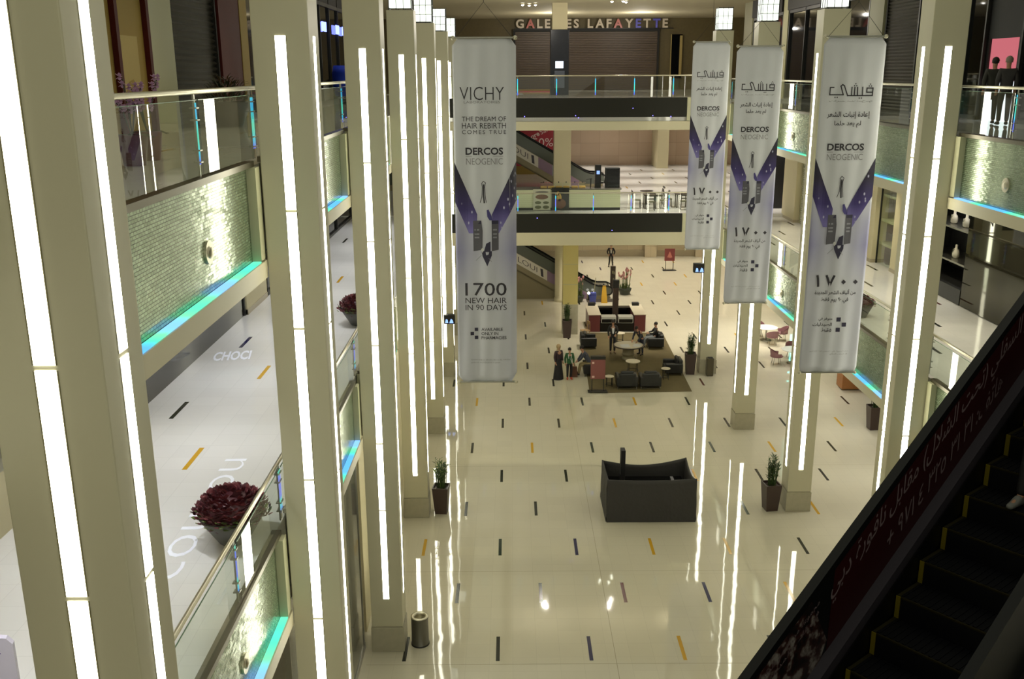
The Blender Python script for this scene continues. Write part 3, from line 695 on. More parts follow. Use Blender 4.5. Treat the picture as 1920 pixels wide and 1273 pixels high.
t = thing('wall_mirror', 'tall narrow mirror panel right of the brown shutter, far top level', 'mirror', (12.7, 76.9, 13.9)); MB().box(-.42, .42, 0, .1, 0, 3.2).build('mirror_pane', M_DKGLASS, t); m = MB(); m.box(.22, .42, -.03, .0, .2, 3.1); m.box(-.45, -.4, -.03, .1, 0, 3.2); m.build('mirror_trim', M_OCHRE2, t)
for i, (x, y) in enumerate(((.75, 60), (1.15, 60.5), (1.5, 60), (5.75, 57.5), (6.35, 57.2), (6.6, 58.0))):
    t = thing('ceiling_spotlight', ('small lit ceiling spotlight of the left trio above the far store sign', 'small lit ceiling spotlight of the right trio above the far store sign')[i // 3], 'spotlight', (x, y, 18.28), group=('left trio of ceiling spotlights', 'right trio of ceiling spotlights')[i // 3])
    m = MB(); m.lathe([(.10, 0), (.12, -.02), (.12, -.08), (.085, -.085)], n=14, cap=False); m.build('spot_rim', M_RAIL, t)
    m = MB(); m.sphere((0, 0, -.07), .08, sub=2); m.build('spot_bulb', emis('spot_glow', (1, .96, .85, 1), 14), t)
t = thing('structural_pillar', 'square yellowish pillar standing through the far ground floor', 'pillar', (3.32, 53.0, 0)); MB().bbox(-.42, .42, 0, .84, .0, 5.76, .02).build('pillar_face', mat('pillar_yellow', srgb(206, 190, 120), .45), t); MB().box(-.44, .44, -.02, .86, 0, 1.75).build('pillar_base', M_PLINTH, t)
m = MB()
for z in (2.9, 4.05, 5.2): m.box(-.424, .424, -.004, .844, z - .012, z + .012)
m.build('panel_joint', M_PLINTH, t)
t = thing('structural_pillar', 'round cream pillar beside the lower escalator, far ground floor', 'pillar', (3.25, 61.4, 0)); MB().lathe([(.46, 0), (.46, .2), (.42, .21), (.42, 5.8)], n=32).build('pillar_face', M_CREAM, t)
t = thing('structural_pillar', 'cream pillar behind the cafe counter, far middle level', 'pillar', (3.15, 59.6, 7.3)); MB().bbox(-.52, .52, 0, .8, 0, 4.3, .03).build('pillar_face', M_CREAM, t)
t = thing('structural_pillar', 'pillar with dark navy cladding and a small screen, far top level', 'pillar', (2.95, 60.0, 13.05)); MB().bbox(-.45, .45, 0, .8, 3.75, 5.3, .02).build('pillar_top', M_CREAM, t); MB().bbox(-.55, .55, -.08, .88, 0, 3.75, .02).build('pillar_cladding', mat('navy_cladding', srgb(20, 22, 34), .2), t)
m = MB(); m.box(-.25, .22, -.1, -.075, 1.55, 1.95); m.build('screen', emis('white_screen_small', (.75, .85, 1, 1), 1.6), t)
m = MB(); m.box(-.3, .3, -.095, -.075, .4, 1.4); m.build('poster', mat('slate_poster', srgb(78, 84, 100), .3), t)

# ================================================================== hanging banners
BW, BH = 1.42, 8.0
def banner_mat():
    """white cloth with a printed violet haze around the product picture"""
    m = bpy.data.materials.new('printed_banner'); m.use_nodes = True; nt = m.node_tree; b = nt.nodes['Principled BSDF']
    tc = nt.nodes.new('ShaderNodeTexCoord'); sp = nt.nodes.new('ShaderNodeSeparateXYZ'); nt.links.new(tc.outputs['Object'], sp.inputs[0])
    def ramp(sock, a, b_, pts):
        mr = nt.nodes.new('ShaderNodeMapRange'); mr.inputs['From Min'].default_value = a; mr.inputs['From Max'].default_value = b_; nt.links.new(sock, mr.inputs['Value'])
        cr = nt.nodes.new('ShaderNodeValToRGB'); el = cr.color_ramp.elements; el[0].position = pts[0][0]; el[0].color = (pts[0][1],) * 3 + (1,); el[1].position = pts[-1][0]; el[1].color = (pts[-1][1],) * 3 + (1,)
        for p, v in pts[1:-1]: e = el.new(p); e.color = (v,) * 3 + (1,)
        nt.links.new(mr.outputs[0], cr.inputs[0]); return cr.outputs[0]
    v = ramp(sp.outputs['Z'], -8, 0, [(0, .12), (.28, .22), (.40, .75), (.47, .55), (.54, .15), (.58, 0), (1, 0)])
    ab = nt.nodes.new('ShaderNodeMath'); ab.operation = 'ABSOLUTE'; nt.links.new(sp.outputs['X'], ab.inputs[0])
    u = ramp(ab.outputs[0], 0, BW / 2, [(0, .25), (.4, .45), (1, 1)])
    mu = nt.nodes.new('ShaderNodeMath'); mu.operation = 'MULTIPLY'; nt.links.new(v, mu.inputs[0]); nt.links.new(u, mu.inputs[1])
    mx = nt.nodes.new('ShaderNodeMixRGB'); mx.inputs[1].default_value = srgb(206, 207, 212); mx.inputs[2].default_value = srgb(112, 108, 170)
    nt.links.new(mu.outputs[0], mx.inputs[0]); nt.links.new(mx.outputs[0], b.inputs['Base Color']); b.inputs['Roughness'].default_value = .65
    return m
def star_mat():
    m = bpy.data.materials.new('violet_star_print'); m.use_nodes = True; nt = m.node_tree; b = nt.nodes['Principled BSDF']
    tc = nt.nodes.new('ShaderNodeTexCoord'); vo = nt.nodes.new('ShaderNodeTexVoronoi'); vo.inputs['Scale'].default_value = 9
    mp = nt.nodes.new('ShaderNodeMapping'); mp.inputs['Scale'].default_value = (1, 1, .55); nt.links.new(tc.outputs['Object'], mp.inputs[0]); nt.links.new(mp.outputs[0], vo.inputs['Vector'])
    cr = nt.nodes.new('ShaderNodeValToRGB'); el = cr.color_ramp.elements; el[0].position = .10; el[0].color = (1, 1, 1, 1); el[1].position = .22; el[1].color = (0, 0, 0, 1)
    nt.links.new(vo.outputs['Distance'], cr.inputs[0])
    sp = nt.nodes.new('ShaderNodeSeparateXYZ'); nt.links.new(tc.outputs['Object'], sp.inputs[0])
    mr = nt.nodes.new('ShaderNodeMapRange'); mr.inputs['From Min'].default_value = -2.9; mr.inputs['From Max'].default_value = -4.3; nt.links.new(sp.outputs['Z'], mr.inputs['Value'])
    c2 = nt.nodes.new('ShaderNodeValToRGB'); el = c2.color_ramp.elements; el[0].color = srgb(36, 30, 52); el[0].position = .2; el[1].color = srgb(120, 112, 176); e = el.new(.65); e.color = srgb(58, 46, 108)
    nt.links.new(mr.outputs[0], c2.inputs[0])
    mx = nt.nodes.new('ShaderNodeMixRGB'); mx.inputs[2].default_value = srgb(186, 184, 210); nt.links.new(cr.outputs[0], mx.inputs[0]); nt.links.new(c2.outputs[0], mx.inputs[1])
    nt.links.new(mx.outputs[0], b.inputs['Base Color']); b.inputs['Roughness'].default_value = .6; MATS['star'] = m; return m
M_BANNER = banner_mat(); M_STAR = star_mat()
M_VIOLET = mat('violet_print', srgb(72, 66, 128), .65); M_NAVYP = mat('navy_print', srgb(46, 42, 66), .65); M_BOTTLE = mat('bottle_print', srgb(86, 84, 92), .65); M_BOTTLEL = mat('bottle_print_light', srgb(140, 140, 148), .65)
def make_banner(english):
    t = thing('hanging_banner', '', 'banner')
    def wav(x, z):
        y = .009 * math.sin(x * 9 + z * .35) * min(1, -z / 1.5) + .006 * math.sin(x * 17 - z * .8) * (1 if z > -6 else 1.6)
        if english and x > .52: y += (x - .52) ** 2 * 7.5
        return y
    def fn(off): return lambda x, y, z: (x, wav(x, z) + off, z)
    N, K = 28, 48; vs = []; fs = []
    c = .13
    for side in (0, .004):
        for j in range(K + 1):
            z = -BH * j / K
            hw = BW / 2
            for zz, e in ((0, z), (BH, z + BH)):
                pass
            d = min(-z, BH + z)
            if d < c: hw -= (c - d) if english or -z < 1 else (c - d) * .3
            for i in range(N + 1):
                x = hw * (2 * i / N - 1); vs.append((x, wav(x, z) + side, z))
    n = (N + 1) * (K + 1)
    for s in (0, 1):
        for j in range(K):
            for i in range(N):
                a = s * n + j * (N + 1) + i; q = (a, a + 1, a + N + 2, a + N + 1); fs.append(q if s else q[::-1])
    edge = [i for i in range(N + 1)] + [j * (N + 1) + N for j in range(1, K + 1)] + [K * (N + 1) + i for i in range(N - 1, -1, -1)] + [j * (N + 1) for j in range(K - 1, 0, -1)]
    for a, b in zip(edge, edge[1:] + edge[:1]): fs.append((a, b, b + n, a + n))
    MB().add(vs, fs, 0, True).build('banner_cloth', M_BANNER, t)
    def fine(pts):   # polygon split into strips so that it follows the ripples
        bm = bmesh.new(); f = bm.faces.new([bm.verts.new((p[0], 0, p[1])) for p in pts])
        for k in range(1, 24):
            x = -BW / 2 + BW * k / 24; bmesh.ops.bisect_plane(bm, geom=bm.verts[:] + bm.edges[:] + bm.faces[:], plane_co=(x, 0, 0), plane_no=(1, 0, 0))
        for k in range(1, 10):
            z = -2.6 - k * .25; bmesh.ops.bisect_plane(bm, geom=bm.verts[:] + bm.edges[:] + bm.faces[:], plane_co=(0, 0, z), plane_no=(0, 0, 1))
        return bm
    H = BW / 2
    m = MB(); m.bm(fine([(-H, -2.72), (-H, -3.62), (-.40, -4.36), (-.22, -4.36), (-.20, -3.92)])); m.bm(fine([(H, -2.72), (H, -3.62), (.30, -4.36), (.16, -4.36), (.14, -3.92)])); m.map(fn(-.006)); m.build('violet_star_band', M_STAR, t)
    # product picture: two dark bottles, a pointed drop below, a leaf and a hair bulb
    m = MB()
    for x0, x1 in ((-.30, -.11), (.13, .29)):
        m.bm(fine([(x0, -4.06), (x1, -4.06), (x1 + (.03 if x0 < 0 else 0), -4.3), (x1 + (.02 if x0 < 0 else 0), -4.75), (x0, -4.78)]), 0)
        for q in (-4.26, -4.36, -4.44): m.poly([(x0 + .03, q), (x1 - .03, q), (x1 - .03, q - .035), (x0 + .03, q - .035)], -.002, 1)
        m.poly([(x0, -4.06), (x1, -4.06), (x1, -4.14), (x0, -4.14)], -.001, 2)
    m.poly([(-.11, -4.78), (.13, -4.78), (.13, -4.88), (.02, -5.14), (-.09, -4.9)], -.001, 2); m.poly([(.0, -4.60), (.10, -4.55), (.10, -4.80), (-.06, -4.80)], -.002, 2)
    m.poly([(-.13, -4.74), (-.09, -4.82), (-.05, -4.74), (-.09, -4.70)], -.004, 4)
    m.stroke([(-.24, -5.0), (-.12, -4.88)], .012, 1); m.stroke([(.06, -4.95), (.12, -5.03)], .01, 1)
    m.poly([(.02, -3.82), (.06, -3.80), (.13, -3.95), (.15, -4.06), (.08, -4.05), (.03, -3.97)], -.001, 3)
    m.map(fn(-.009)); m.build('product_picture', [M_BOTTLE, M_BOTTLEL, M_NAVYP, M_VIOLET, M_WHITEF], t)
    m = MB(); m.stroke([(-.13, -3.64), (-.085, -3.50), (-.075, -3.28), (-.09, -3.20), (-.05, -3.15), (.0, -3.19), (-.02, -3.28), (-.01, -3.48), (.01, -3.64)], .014)
    m.stroke([(-.045, -3.24), (-.05, -3.45), (-.035, -3.64)], .034); m.map(fn(-.008)); m.build('hair_drawing', M_INK, t)
    m = MB(); g = MB(); s = MB()
    if english:
        put_text(m, 'VICHY', -.06, -1.05, 1.0, .29, bold=-.012); put_text(g, 'LABORATOIRES', -.06, -1.36, .82, .05)
        put_text(s, 'THE DREAM OF', -.02, -1.70, 1.0, .105); put_text(s, 'HAIR REBIRTH', -.02, -1.84, 1.0, .125); put_text(s, 'COMES TRUE', -.02, -2.0, 1.0, .09, spacing=1.35)
    else:
        w = .026                                        # square letters of the Arabic brand line
        P = lambda x, y: ((x - 855) / 560 * 1.0, -1.02 - (y - 545) / 560)
        for pts in ([(625, 600), (580, 600), (578, 692), (750, 692)], [(750, 692), (714, 585), (735, 566), (757, 580), (808, 704), (1128, 704), (1130, 610), (1055, 610), (1055, 662), (1128, 662)], [(860, 700), (860, 600)], [(897, 700), (897, 600)], [(938, 700), (932, 600)], [(1003, 700), (998, 600)]):
            m.stroke([P(*p) for p in pts], w)
        for cx, cy in ((905, 570), (1095, 575)):
            for dx, dy in ((0, -14), (-14, 10), (14, 10)): x, z = P(cx + dx, cy + dy); m.poly([(x, z + .018), (x + .018, z), (x, z - .018), (x - .018, z)])
        for cx, cy in ((665, 725), (978, 736)):
            for dx in (-14, 14): x, z = P(cx + dx, cy); m.poly([(x, z + .018), (x + .018, z), (x, z - .018), (x - .018, z)])
        put_text(g, '\u0645\u0640\u0640\u062e\u0640\u0640\u062a\u0640\u0640\u0628\u0640\u0640\u0631\u0627\u062a', 0, -1.40, 1.0, .06, ar=True)
        put_text(s, '\u0625\u0639\u0627\u062f\u0629 \u0625\u0646\u0628\u0627\u062a \u0627\u0644\u0634\u0639\u0631', -.02, -1.66, 1.0, .17, ar=True, bold=.012); put_text(s, '\u0644\u0645 \u064a\u0639\u062f \u062d\u0644\u0645\u0627', -.02, -1.87, .62, .16, ar=True, bold=.012)
    m.map(fn(-.007)).build('brand_name', M_INK, t); g.map(fn(-.007)).build('brand_subtitle', M_INKL, t); s.map(fn(-.007)).build('slogan', M_INK, t)
    m = MB(); put_text(m, 'DERCOS', -.02, -2.39, .86, .165, bold=.028); m.map(fn(-.007)).build('product_name', M_INK, t)
    m = MB(); put_text(m, 'NEOGENIC', -.02, -2.63, .84, .145, bold=-.006); m.poly([(-.45, -2.585), (.41, -2.585), (.41, -2.593), (-.45, -2.593)]); m.map(fn(-.007)).build('product_line', M_INKL, t)
    m = MB(); s = MB(); g = MB(); q = MB()
    if english:
        put_text(m, '1700', -.02, -5.54, .98, .31, bold=.004); put_text(s, 'NEW HAIR', -.02, -5.90, .98, .135, bold=0); put_text(s, 'IN 90 DAYS', -.02, -6.07, .98, .135, bold=0)
        for x, z in ((-.26, -6.68), (-.36, -6.78), (-.26, -6.88)): q.poly([(x - .042, z + .042), (x + .042, z + .042), (x + .042, z - .042), (x - .042, z - .042)])
        for i, l in enumerate(('AVAILABLE', 'ONLY IN', 'PHARMACIES')): put_text(s, l, -.14, -6.64 - i * .105, h=.075, align='l', bold=.012)
        put_text(g, '*Clinical study on 100 men, data on file, individual', -.40, -7.42, .95, .04, align='l'); put_text(g, 'results may vary from person to person', -.40, -7.49, .70, .04, align='l')
    else:
        put_text(m, '\u0661', -.42, -5.52, h=.30, bold=.028); put_text(m, '\u0667', -.12, -5.52, h=.30, bold=.028)
        for x in (.21, .50): m.poly([(x, -5.64), (x + .06, -5.70), (x, -5.76), (x - .06, -5.70)])
        put_text(s, '\u0645\u0646 \u0623\u0644\u064a\u0627\u0641 \u0627\u0644\u0634\u0639\u0631 \u0627\u0644\u062c\u062f\u064a\u062f\u0629', .03, -5.88, 1.0, .15, ar=True, bold=.01); put_text(s, '\u0641\u064a \u0669\u0660 \u064a\u0648\u0645 \u0641\u0642\u0637', .03, -6.08, .66, .15, ar=True, bold=.01)
        for x, z in ((.17, -6.64), (.31, -6.77), (.17, -6.90)): q.poly([(x - .052, z + .052), (x + .052, z + .052), (x + .052, z - .052), (x - .052, z - .052)])
        for i, l in enumerate(('\u0645\u062a\u0648\u0641\u0631 \u0641\u064a', '\u0627\u0644\u0635\u064a\u062f\u0644\u064a\u0627\u062a', '\u0641\u0642\u0637')): put_text(s, l, .01, -6.58 - i * .135, h=.105, align='r', ar=True, bold=.012)
        put_text(g, '\u062f\u0631\u0627\u0633\u0629 \u0633\u0631\u064a\u0631\u064a\u0629 \u0639\u0644\u0649 \u0661\u0660\u0660 \u0634\u062e\u0635 \u0644\u0645\u062f\u0629 \u062b\u0644\u0627\u062b\u0629 \u0623\u0634\u0647\u0631', .46, -7.42, .96, .05, align='r', ar=True); put_text(g, '\u0642\u062f \u062a\u062e\u062a\u0644\u0641 \u0627\u0644\u0646\u062a\u0627\u0626\u062c', .46, -7.50, .44, .05, align='r', ar=True)
    m.map(fn(-.007)).build('headline_number', M_INK, t); s.map(fn(-.007)).build('small_text', M_INK, t); q.map(fn(-.007)).build('square_mark', M_NAVYP, t); g.map(fn(-.007)).build('fine_print', M_INKL, t)
    m = MB(); m.tube([(-BW / 2 + .06, .0, -.0), (BW / 2 - .06, 0, 0)], .022, 8); m.build('top_rod', M_STEEL, t); m = MB(); m.tube([(-BW / 2 + .06, .0, -BH), (BW / 2 - .06, 0, -BH)], .022, 8); m.build('bottom_rod', M_STEEL, t)
    for s_ in (-1, 1):
        MB().sphere((s_ * (BW / 2 - .02), 0, -BH), .045).build('rod_end', M_RAIL, t); MB().sphere((s_ * (BW / 2 - .02), 0, 0), .05).build('rod_end', M_RAIL, t)
    m = MB(); m.tube([(-BW / 2 + .08, 0, 0), (.0, 0, .75), (BW / 2 - .08, 0, 0)], .006, 5); m.tube([(0, 0, .75), (0, 0, 3.0)], .006, 5); m.build('suspension_wire', M_DARK, t)
    return t
bA = make_banner(True); bA.location = (-.58, 22.4, 15.13); tag(bA, 'long white English banner hanging left of centre, headline number in Latin figures', None, 'hanging banners')
bB = make_banner(False); bB.location = (7.87, 23.0, 15.14); tag(bB, 'largest and rightmost white Arabic banner, in front of the second right column', None, 'hanging banners')
dup(bB, (7.60, 30.6, 15.12), 0, 'middle one of the three white Arabic banners on the right', 'hanging banners')
dup(bB, (7.70, 38.5, 15.47), 0, 'smallest and farthest white Arabic banner, nearest the bridge', 'hanging banners')

# ================================================================== the dark escalator close to the camera
M_ESC = mat('escalator_black', srgb(11, 12, 12), .45, spec=.25); M_RUB = mat('black_rubber', srgb(7, 8, 8), .45, spec=.25)
M_SKIRTE = mat('escalator_skirt', srgb(66, 62, 70), .4, .3); M_STEPM = mat('escalator_step', srgb(9, 10, 15), .55, spec=.2); M_YEL = mat('step_yellow', srgb(112, 100, 16), .6, spec=.2); M_YELD = mat('step_yellow_dim', srgb(36, 32, 8), .7, spec=.2)  # weak light is put into the step and yellow colours; second yellow darker
M_ADRED = mat('advert_dark_red', srgb(44, 9, 11), .5, spec=.2); M_ADTXT = mat('advert_lettering', srgb(112, 98, 102), .6, spec=.2)
def adphoto():
    m = mat('advert_photo', srgb(96, 80, 70), .4); nt = m.node_tree; b = nt.nodes['Principled BSDF']; tc = nt.nodes.new('ShaderNodeTexCoord')
    n = nt.nodes.new('ShaderNodeTexNoise'); n.inputs['Scale'].default_value = 9; n.inputs['Detail'].default_value = 6; nt.links.new(tc.outputs['Object'], n.inputs['Vector'])
    cr = nt.nodes.new('ShaderNodeValToRGB'); el = cr.color_ramp.elements; el[0].color = srgb(18, 13, 12); el[0].position = .40; el[1].color = srgb(128, 122, 118); el[1].position = .64; e = el.new(.52); e.color = srgb(52, 26, 22)
    nt.links.new(n.outputs['Fac'], cr.inputs[0]); nt.links.new(cr.outputs[0], b.inputs['Base Color']); return m
M_ADPHOTO = adphoto()
def near_escalator():
    A = Vector((5.49, 10.1, 12.11)); hd = Vector((.667, .551, 0)).normalized(); tan = .502 / math.hypot(.667, .551); ang = math.atan2(hd.y, hd.x)
    t = thing('escalator', 'dark escalator with a red Arabic advert on its balustrade, close by at the lower right', 'escalator', A, ang)
    # local frame: +x climbs, -y is the step side, z measured from the handrail's top at x = 0
    L = lambda x, z: z + x * tan
    S0, S1 = -6.3, 4.0
    def slab(m, y0, y1, za, zb, a=S0, b=S1, mi=0): m.prism([(a, L(a, za)), (b, L(b, za)), (b, L(b, zb)), (a, L(a, zb))], 'y', y0, y1, mi); return m
    for k, (yc, sgn) in enumerate(((-.04, -1), (-1.52, 1))):
        m = slab(MB(), yc - .045, yc + .045, -.06, .0); m.tube([(S0, yc, L(S0, -.03)), (S0 - .3, yc, L(S0, -.03) - .08), (S0 - .42, yc, L(S0, -.4)), (S0 - .3, yc, L(S0, -.75))], .045, 8)
        m.build('handrail', M_RUB, t)
        slab(MB(), yc - .03, yc + .03, -1.02, -.06).build('balustrade_panel', M_ESC, t)
        slab(MB(), min(yc + sgn * .03, yc + sgn * .14), max(yc + sgn * .03, yc + sgn * .14), -1.10, -.93).build('inner_deck', M_SKIRTE, t)
        slab(MB(), min(yc + sgn * .12, yc + sgn * .14), max(yc + sgn * .12, yc + sgn * .14), -1.42, -1.06).build('skirt_panel', M_ESC, t)
        m = MB(); slab(m, min(yc - sgn * .03, yc - sgn * .22), max(yc - sgn * .03, yc - sgn * .22), -2.2, -1.0); m.build('outer_cladding', M_ESC, t)
    slab(MB(), -1.6, .02, -2.3, -2.05).build('truss_soffit', M_ESC, t)
    # steps: 0.4 m treads; risers line up with the yellow marks
    k0 = -15
    for k in range(k0, 10):
        x = -.40 + .4035 * k; zt = L(x + .2, -1.37) ; m = MB(); m.box(x, x + .4035, -1.37, -.19, zt - .24, zt, 0)
        for i in range(18): y = -1.34 + i * .064; m.box(x + .03, x + .40, y, y + .03, zt, zt + .008, 0)
        s = m.build('step', M_STEPM, t)
        m = MB()
        m.box(x - .004, x + .012, -1.37, -.24, zt - .008, zt + .010, 1); m.box(x + .012, x + .40, -.225, -.19, zt, zt + .010, 1); m.box(x + .012, x + .40, -1.37, -1.335, zt, zt + .010, 1); m.box(x - .008, x, -.235, -.19, zt - .225, zt + .01, 0)
        m.build('yellow_edge', [M_YEL, M_YELD], s)
    # advert on the inner face of the far balustrade
    yf = -.0735
    m = MB(); a, b = -3.58, 3.6; m.prism([(a + .2, L(a + .2, -.12)), (b, L(b, -.12)), (b, L(b, -.93)), (a + .0 + .17, L(a + .17, -.93))], 'y', yf, yf + .002); ad = m.build('advert_panel', M_ADRED, t)
    m = MB(); a, b = -5.7, -3.55; m.prism([(a, L(a, -.12)), (-3.72, L(-3.72, -.12)), (-3.42, L(-3.42, -.80)), (-3.5, L(-3.5, -.93)), (a, L(a, -.93))], 'y', yf - .001, yf + .001); m.build('advert_photo', M_ADPHOTO, t)
    m = MB(); s = MB()
    put_text(m, '\u0627\u0644\u0637\u0627\u0628\u0642 \u0627\u0644\u0633\u0641\u0644\u064a (\u062a\u062d\u062a \u0627\u0644\u0634\u0644\u0627\u0644) \u0645\u0642\u0627\u0628\u0644 \u0646\u0627\u0641\u0648\u0631\u0629 \u062f\u0628\u064a'.replace('\u0627\u0644\u0637\u0627\u0628\u0642', '\u0627\u0644\u062f\u0648\u0631'), -3.42, -.13, 3.75, .34, align='l', ar=True, bold=.006)
    put_text(m, '\u0647\u0627\u062a\u0641: \u0663\u0661 \u0663\u0661 \u0663\u0662\u0665 \u0664 \u0669\u0667\u0661 +', -2.50, -.52, 2.1, .24, align='l', ar=True, bold=.006)
    m.map(lambda x, y, z: (x, yf - .004, L(x, z))).build('advert_lettering', M_ADTXT, t)
    m = MB(); put_text(m, '\u0645\u062c\u0645\u0648\u0639\u0629 \u0645\u0646 \u0623\u0634\u0647\u0649 \u0627\u0644\u0645\u0623\u0643\u0648\u0644\u0627\u062a', -4.55, -.17, .95, .1, align='l', ar=True); put_text(m, '\u0641\u064a \u0642\u0644\u0628 \u0627\u0644\u0645\u062f\u064a\u0646\u0629', -4.3, -.30, .7, .09, align='l', ar=True)
    m.map(lambda x, y, z: (x, yf - .004, L(x, z))).build('photo_caption', M_ADTXT, t)
    return t
near_escalator()

# ================================================================== the two far escalators
M_BAL = mat('escalator_side_olive', srgb(126, 116, 88), .5); M_ADGREY = mat('advert_pale', srgb(196, 190, 176), .5); M_ADLIL = mat('advert_lilac', srgb(128, 104, 124), .5); M_ADTEAL = mat('advert_teal', srgb(140, 160, 156), .5)
def far_escalator(name_lab, x_foot, y, z0, z1):
    """climbs toward -x from x_foot; local x runs along +x = downhill"""
    t = thing('escalator', name_lab, 'escalator', (x_foot, y, z0), group='far escalators'); h = z1 - z0; run = h / math.tan(R(30)); W = 1.0
    P = lambda x: (-(x) - .0) * math.tan(R(30))          # floor line for x<0
    def prof(za, zb, x0=-run, x1=0, ext=1.1):
        top = [(x0 - ext, h + zb), (x0, h + zb)] + [(x1, zb), (x1 + ext, zb)]; bot = [(x1 + ext, za), (x1, za), (x0, h + za), (x0 - ext, h + za)]
        return top + bot
    for yy, nm in ((0, 0), (W + .3, 1)):
        m = MB(); pts = [(-run - 1.0, 0, h + .98), (-run, 0, h + .98), (0, 0, .98), (.35, 0, .86), (1.0, 0, .84), (1.25, 0, .72), (1.3, 0, .5), (1.2, 0, .3), (.9, 0, .22)]
        m.tube([(a, yy, c) for a, b, c in pts], .05, 8); m.build('handrail', M_RUB, t)
        m = MB(); m.prism([(-run - 1, h + .2), (-run, h + .2), (0, .2), (1.15, .2), (1.25, .5), (1.1, .82), (.35, .84), (0, .95), (-run, h + .95), (-run - 1, h + .95)], 'y', yy - .012, yy + .012); m.build('glass_panel', mat('smoked_glass', srgb(88, 92, 84), .1), t)
    m = MB(); m.prism(prof(-.95, .2), 'y', -.1, -.02); m.prism(prof(-.95, .2), 'y', W + .32, W + .4); m.build('side_cladding', M_BAL, t)
    m = MB(); m.prism(prof(-.98, -.9), 'y', -.1, W + .4); m.build('truss_soffit', M_BAL, t)
    n = int(h / .2); m = MB()
    for k in range(n): m.box(-run + k * run / n, -run + (k + 1) * run / n, .15, W + .15, h - (k + 1) * h / n - .1, h - k * h / n)
    m.build('step_band', M_STEPM, t)['kind'] = 'stuff'
    m = MB(); m.box(0, 1.2, .05, W + .25, -.02, .02); m.build('landing_plate', M_SKIRTE, t)
    if z0 == 0: MB().prism([(-run * .86, 0), (0, 0), (0, -.0 + .02), (-run * .86, h * .86 - .95)], 'y', -.06, -.03).build('underside_wall', M_BAL, t)
    m = MB(); zc = -.28; L = lambda x, z: -x * math.tan(R(30)) + z
    segs = [(-9.5, -7.6, M_ADLIL), (-7.6, -5.6, M_ADGREY), (-5.6, -5.2, M_ADLIL), (-5.2, -3.0, M_ADGREY), (-3.0, -2.1, M_ADLIL), (-2.1, -1.4, M_ADTEAL), (-1.4, -.4, M_ADLIL)]
    for a, b, mt in segs: MB().prism([(a, L(a, .18)), (b, L(b, .18)), (b, L(b, -.50)), (a, L(a, -.50))], 'y', -.112, -.1).build('advert_panel', mt, t)
    m = MB()
    for a in (-7.3, -4.9):
        put_text(m, 'LOUI', a, .02, w=1.25, h=.34, align='l', bold=-.01); m.poly([(a + 1.45, .06), (a + 1.62, .10), (a + 1.66, -.40), (a + 1.50, -.42)])
    m.map(lambda x, y, z: (x, -.116, L(x, z))); m.build('advert_lettering', M_INK, t)
    m = MB(); m.prism([(-.1, .32), (.1, .80), (1.0, .78), (1.18, .5), (1.08, .28)], 'y', W + .275, W + .285); m.build('newel_advert', M_ADGREY, t)
    m = MB(); put_text(m, 'LOUI', .1, .68, w=.55, h=.24, align='l', bold=-.01); m.poly([(.80, .72), (.88, .72), (.92, .36), (.82, .36)]); m.map(lambda x, y, z: (x, W + .27, z)); m.build('newel_lettering', M_INK, t)
    return t
far_escalator('lower far escalator rising left from the ground floor, behind the yellowish pillar', 5.35, 62.0, 0, 7.28)
far_escalator('upper far escalator rising left from the middle level, beside the red sale poster', 4.75, 62.0, 7.3, 13.05)
t = thing('sale_poster', 'red sale poster with white writing behind the upper far escalator', 'poster', (0, 70.0, 7.3)); MB().box(.2, 3.05, 0, .05, .6, 5.8).build('poster_board', mat('sale_red', srgb(168, 48, 62), .5), t)
m = MB(); M_PW = mat('poster_white', srgb(232, 214, 208), .5); flat = lambda x, y, z: (x, -.012, z)
put_text(m, 'LAFAYETTE', 1.75, 4.35, 2.1, .24, bold=.01); m.map(flat).build('poster_heading', M_PW, t); m = MB()
q = MB(); put_text(q, 'ore', 0, .25, h=.24, bold=.03, align='r'); put_text(q, 'Sale', .08, .36, h=.36, align='l', bold=-.005)
ca, sa = math.cos(R(27)), math.sin(R(27)); q.map(lambda x, y, z: (2.1 + x * ca - z * sa, 0, 2.75 + x * sa + z * ca)); m.add(q.v, q.f)
m.map(flat).build('poster_slogan', M_PW, t); m = MB(); put_text(m, '50%', 3.02, 2.55, 1.45, .58, align='r', bold=0); m.poly([(2.85, 1.5), (3.03, 1.6), (3.03, 1.1), (2.9, 1.2)]); m.map(flat).build('poster_discount', M_PW, t)
MB().box(.15, 3.1, .05, .25, 0, 5.9).build('poster_stand', M_OCHRE, t)

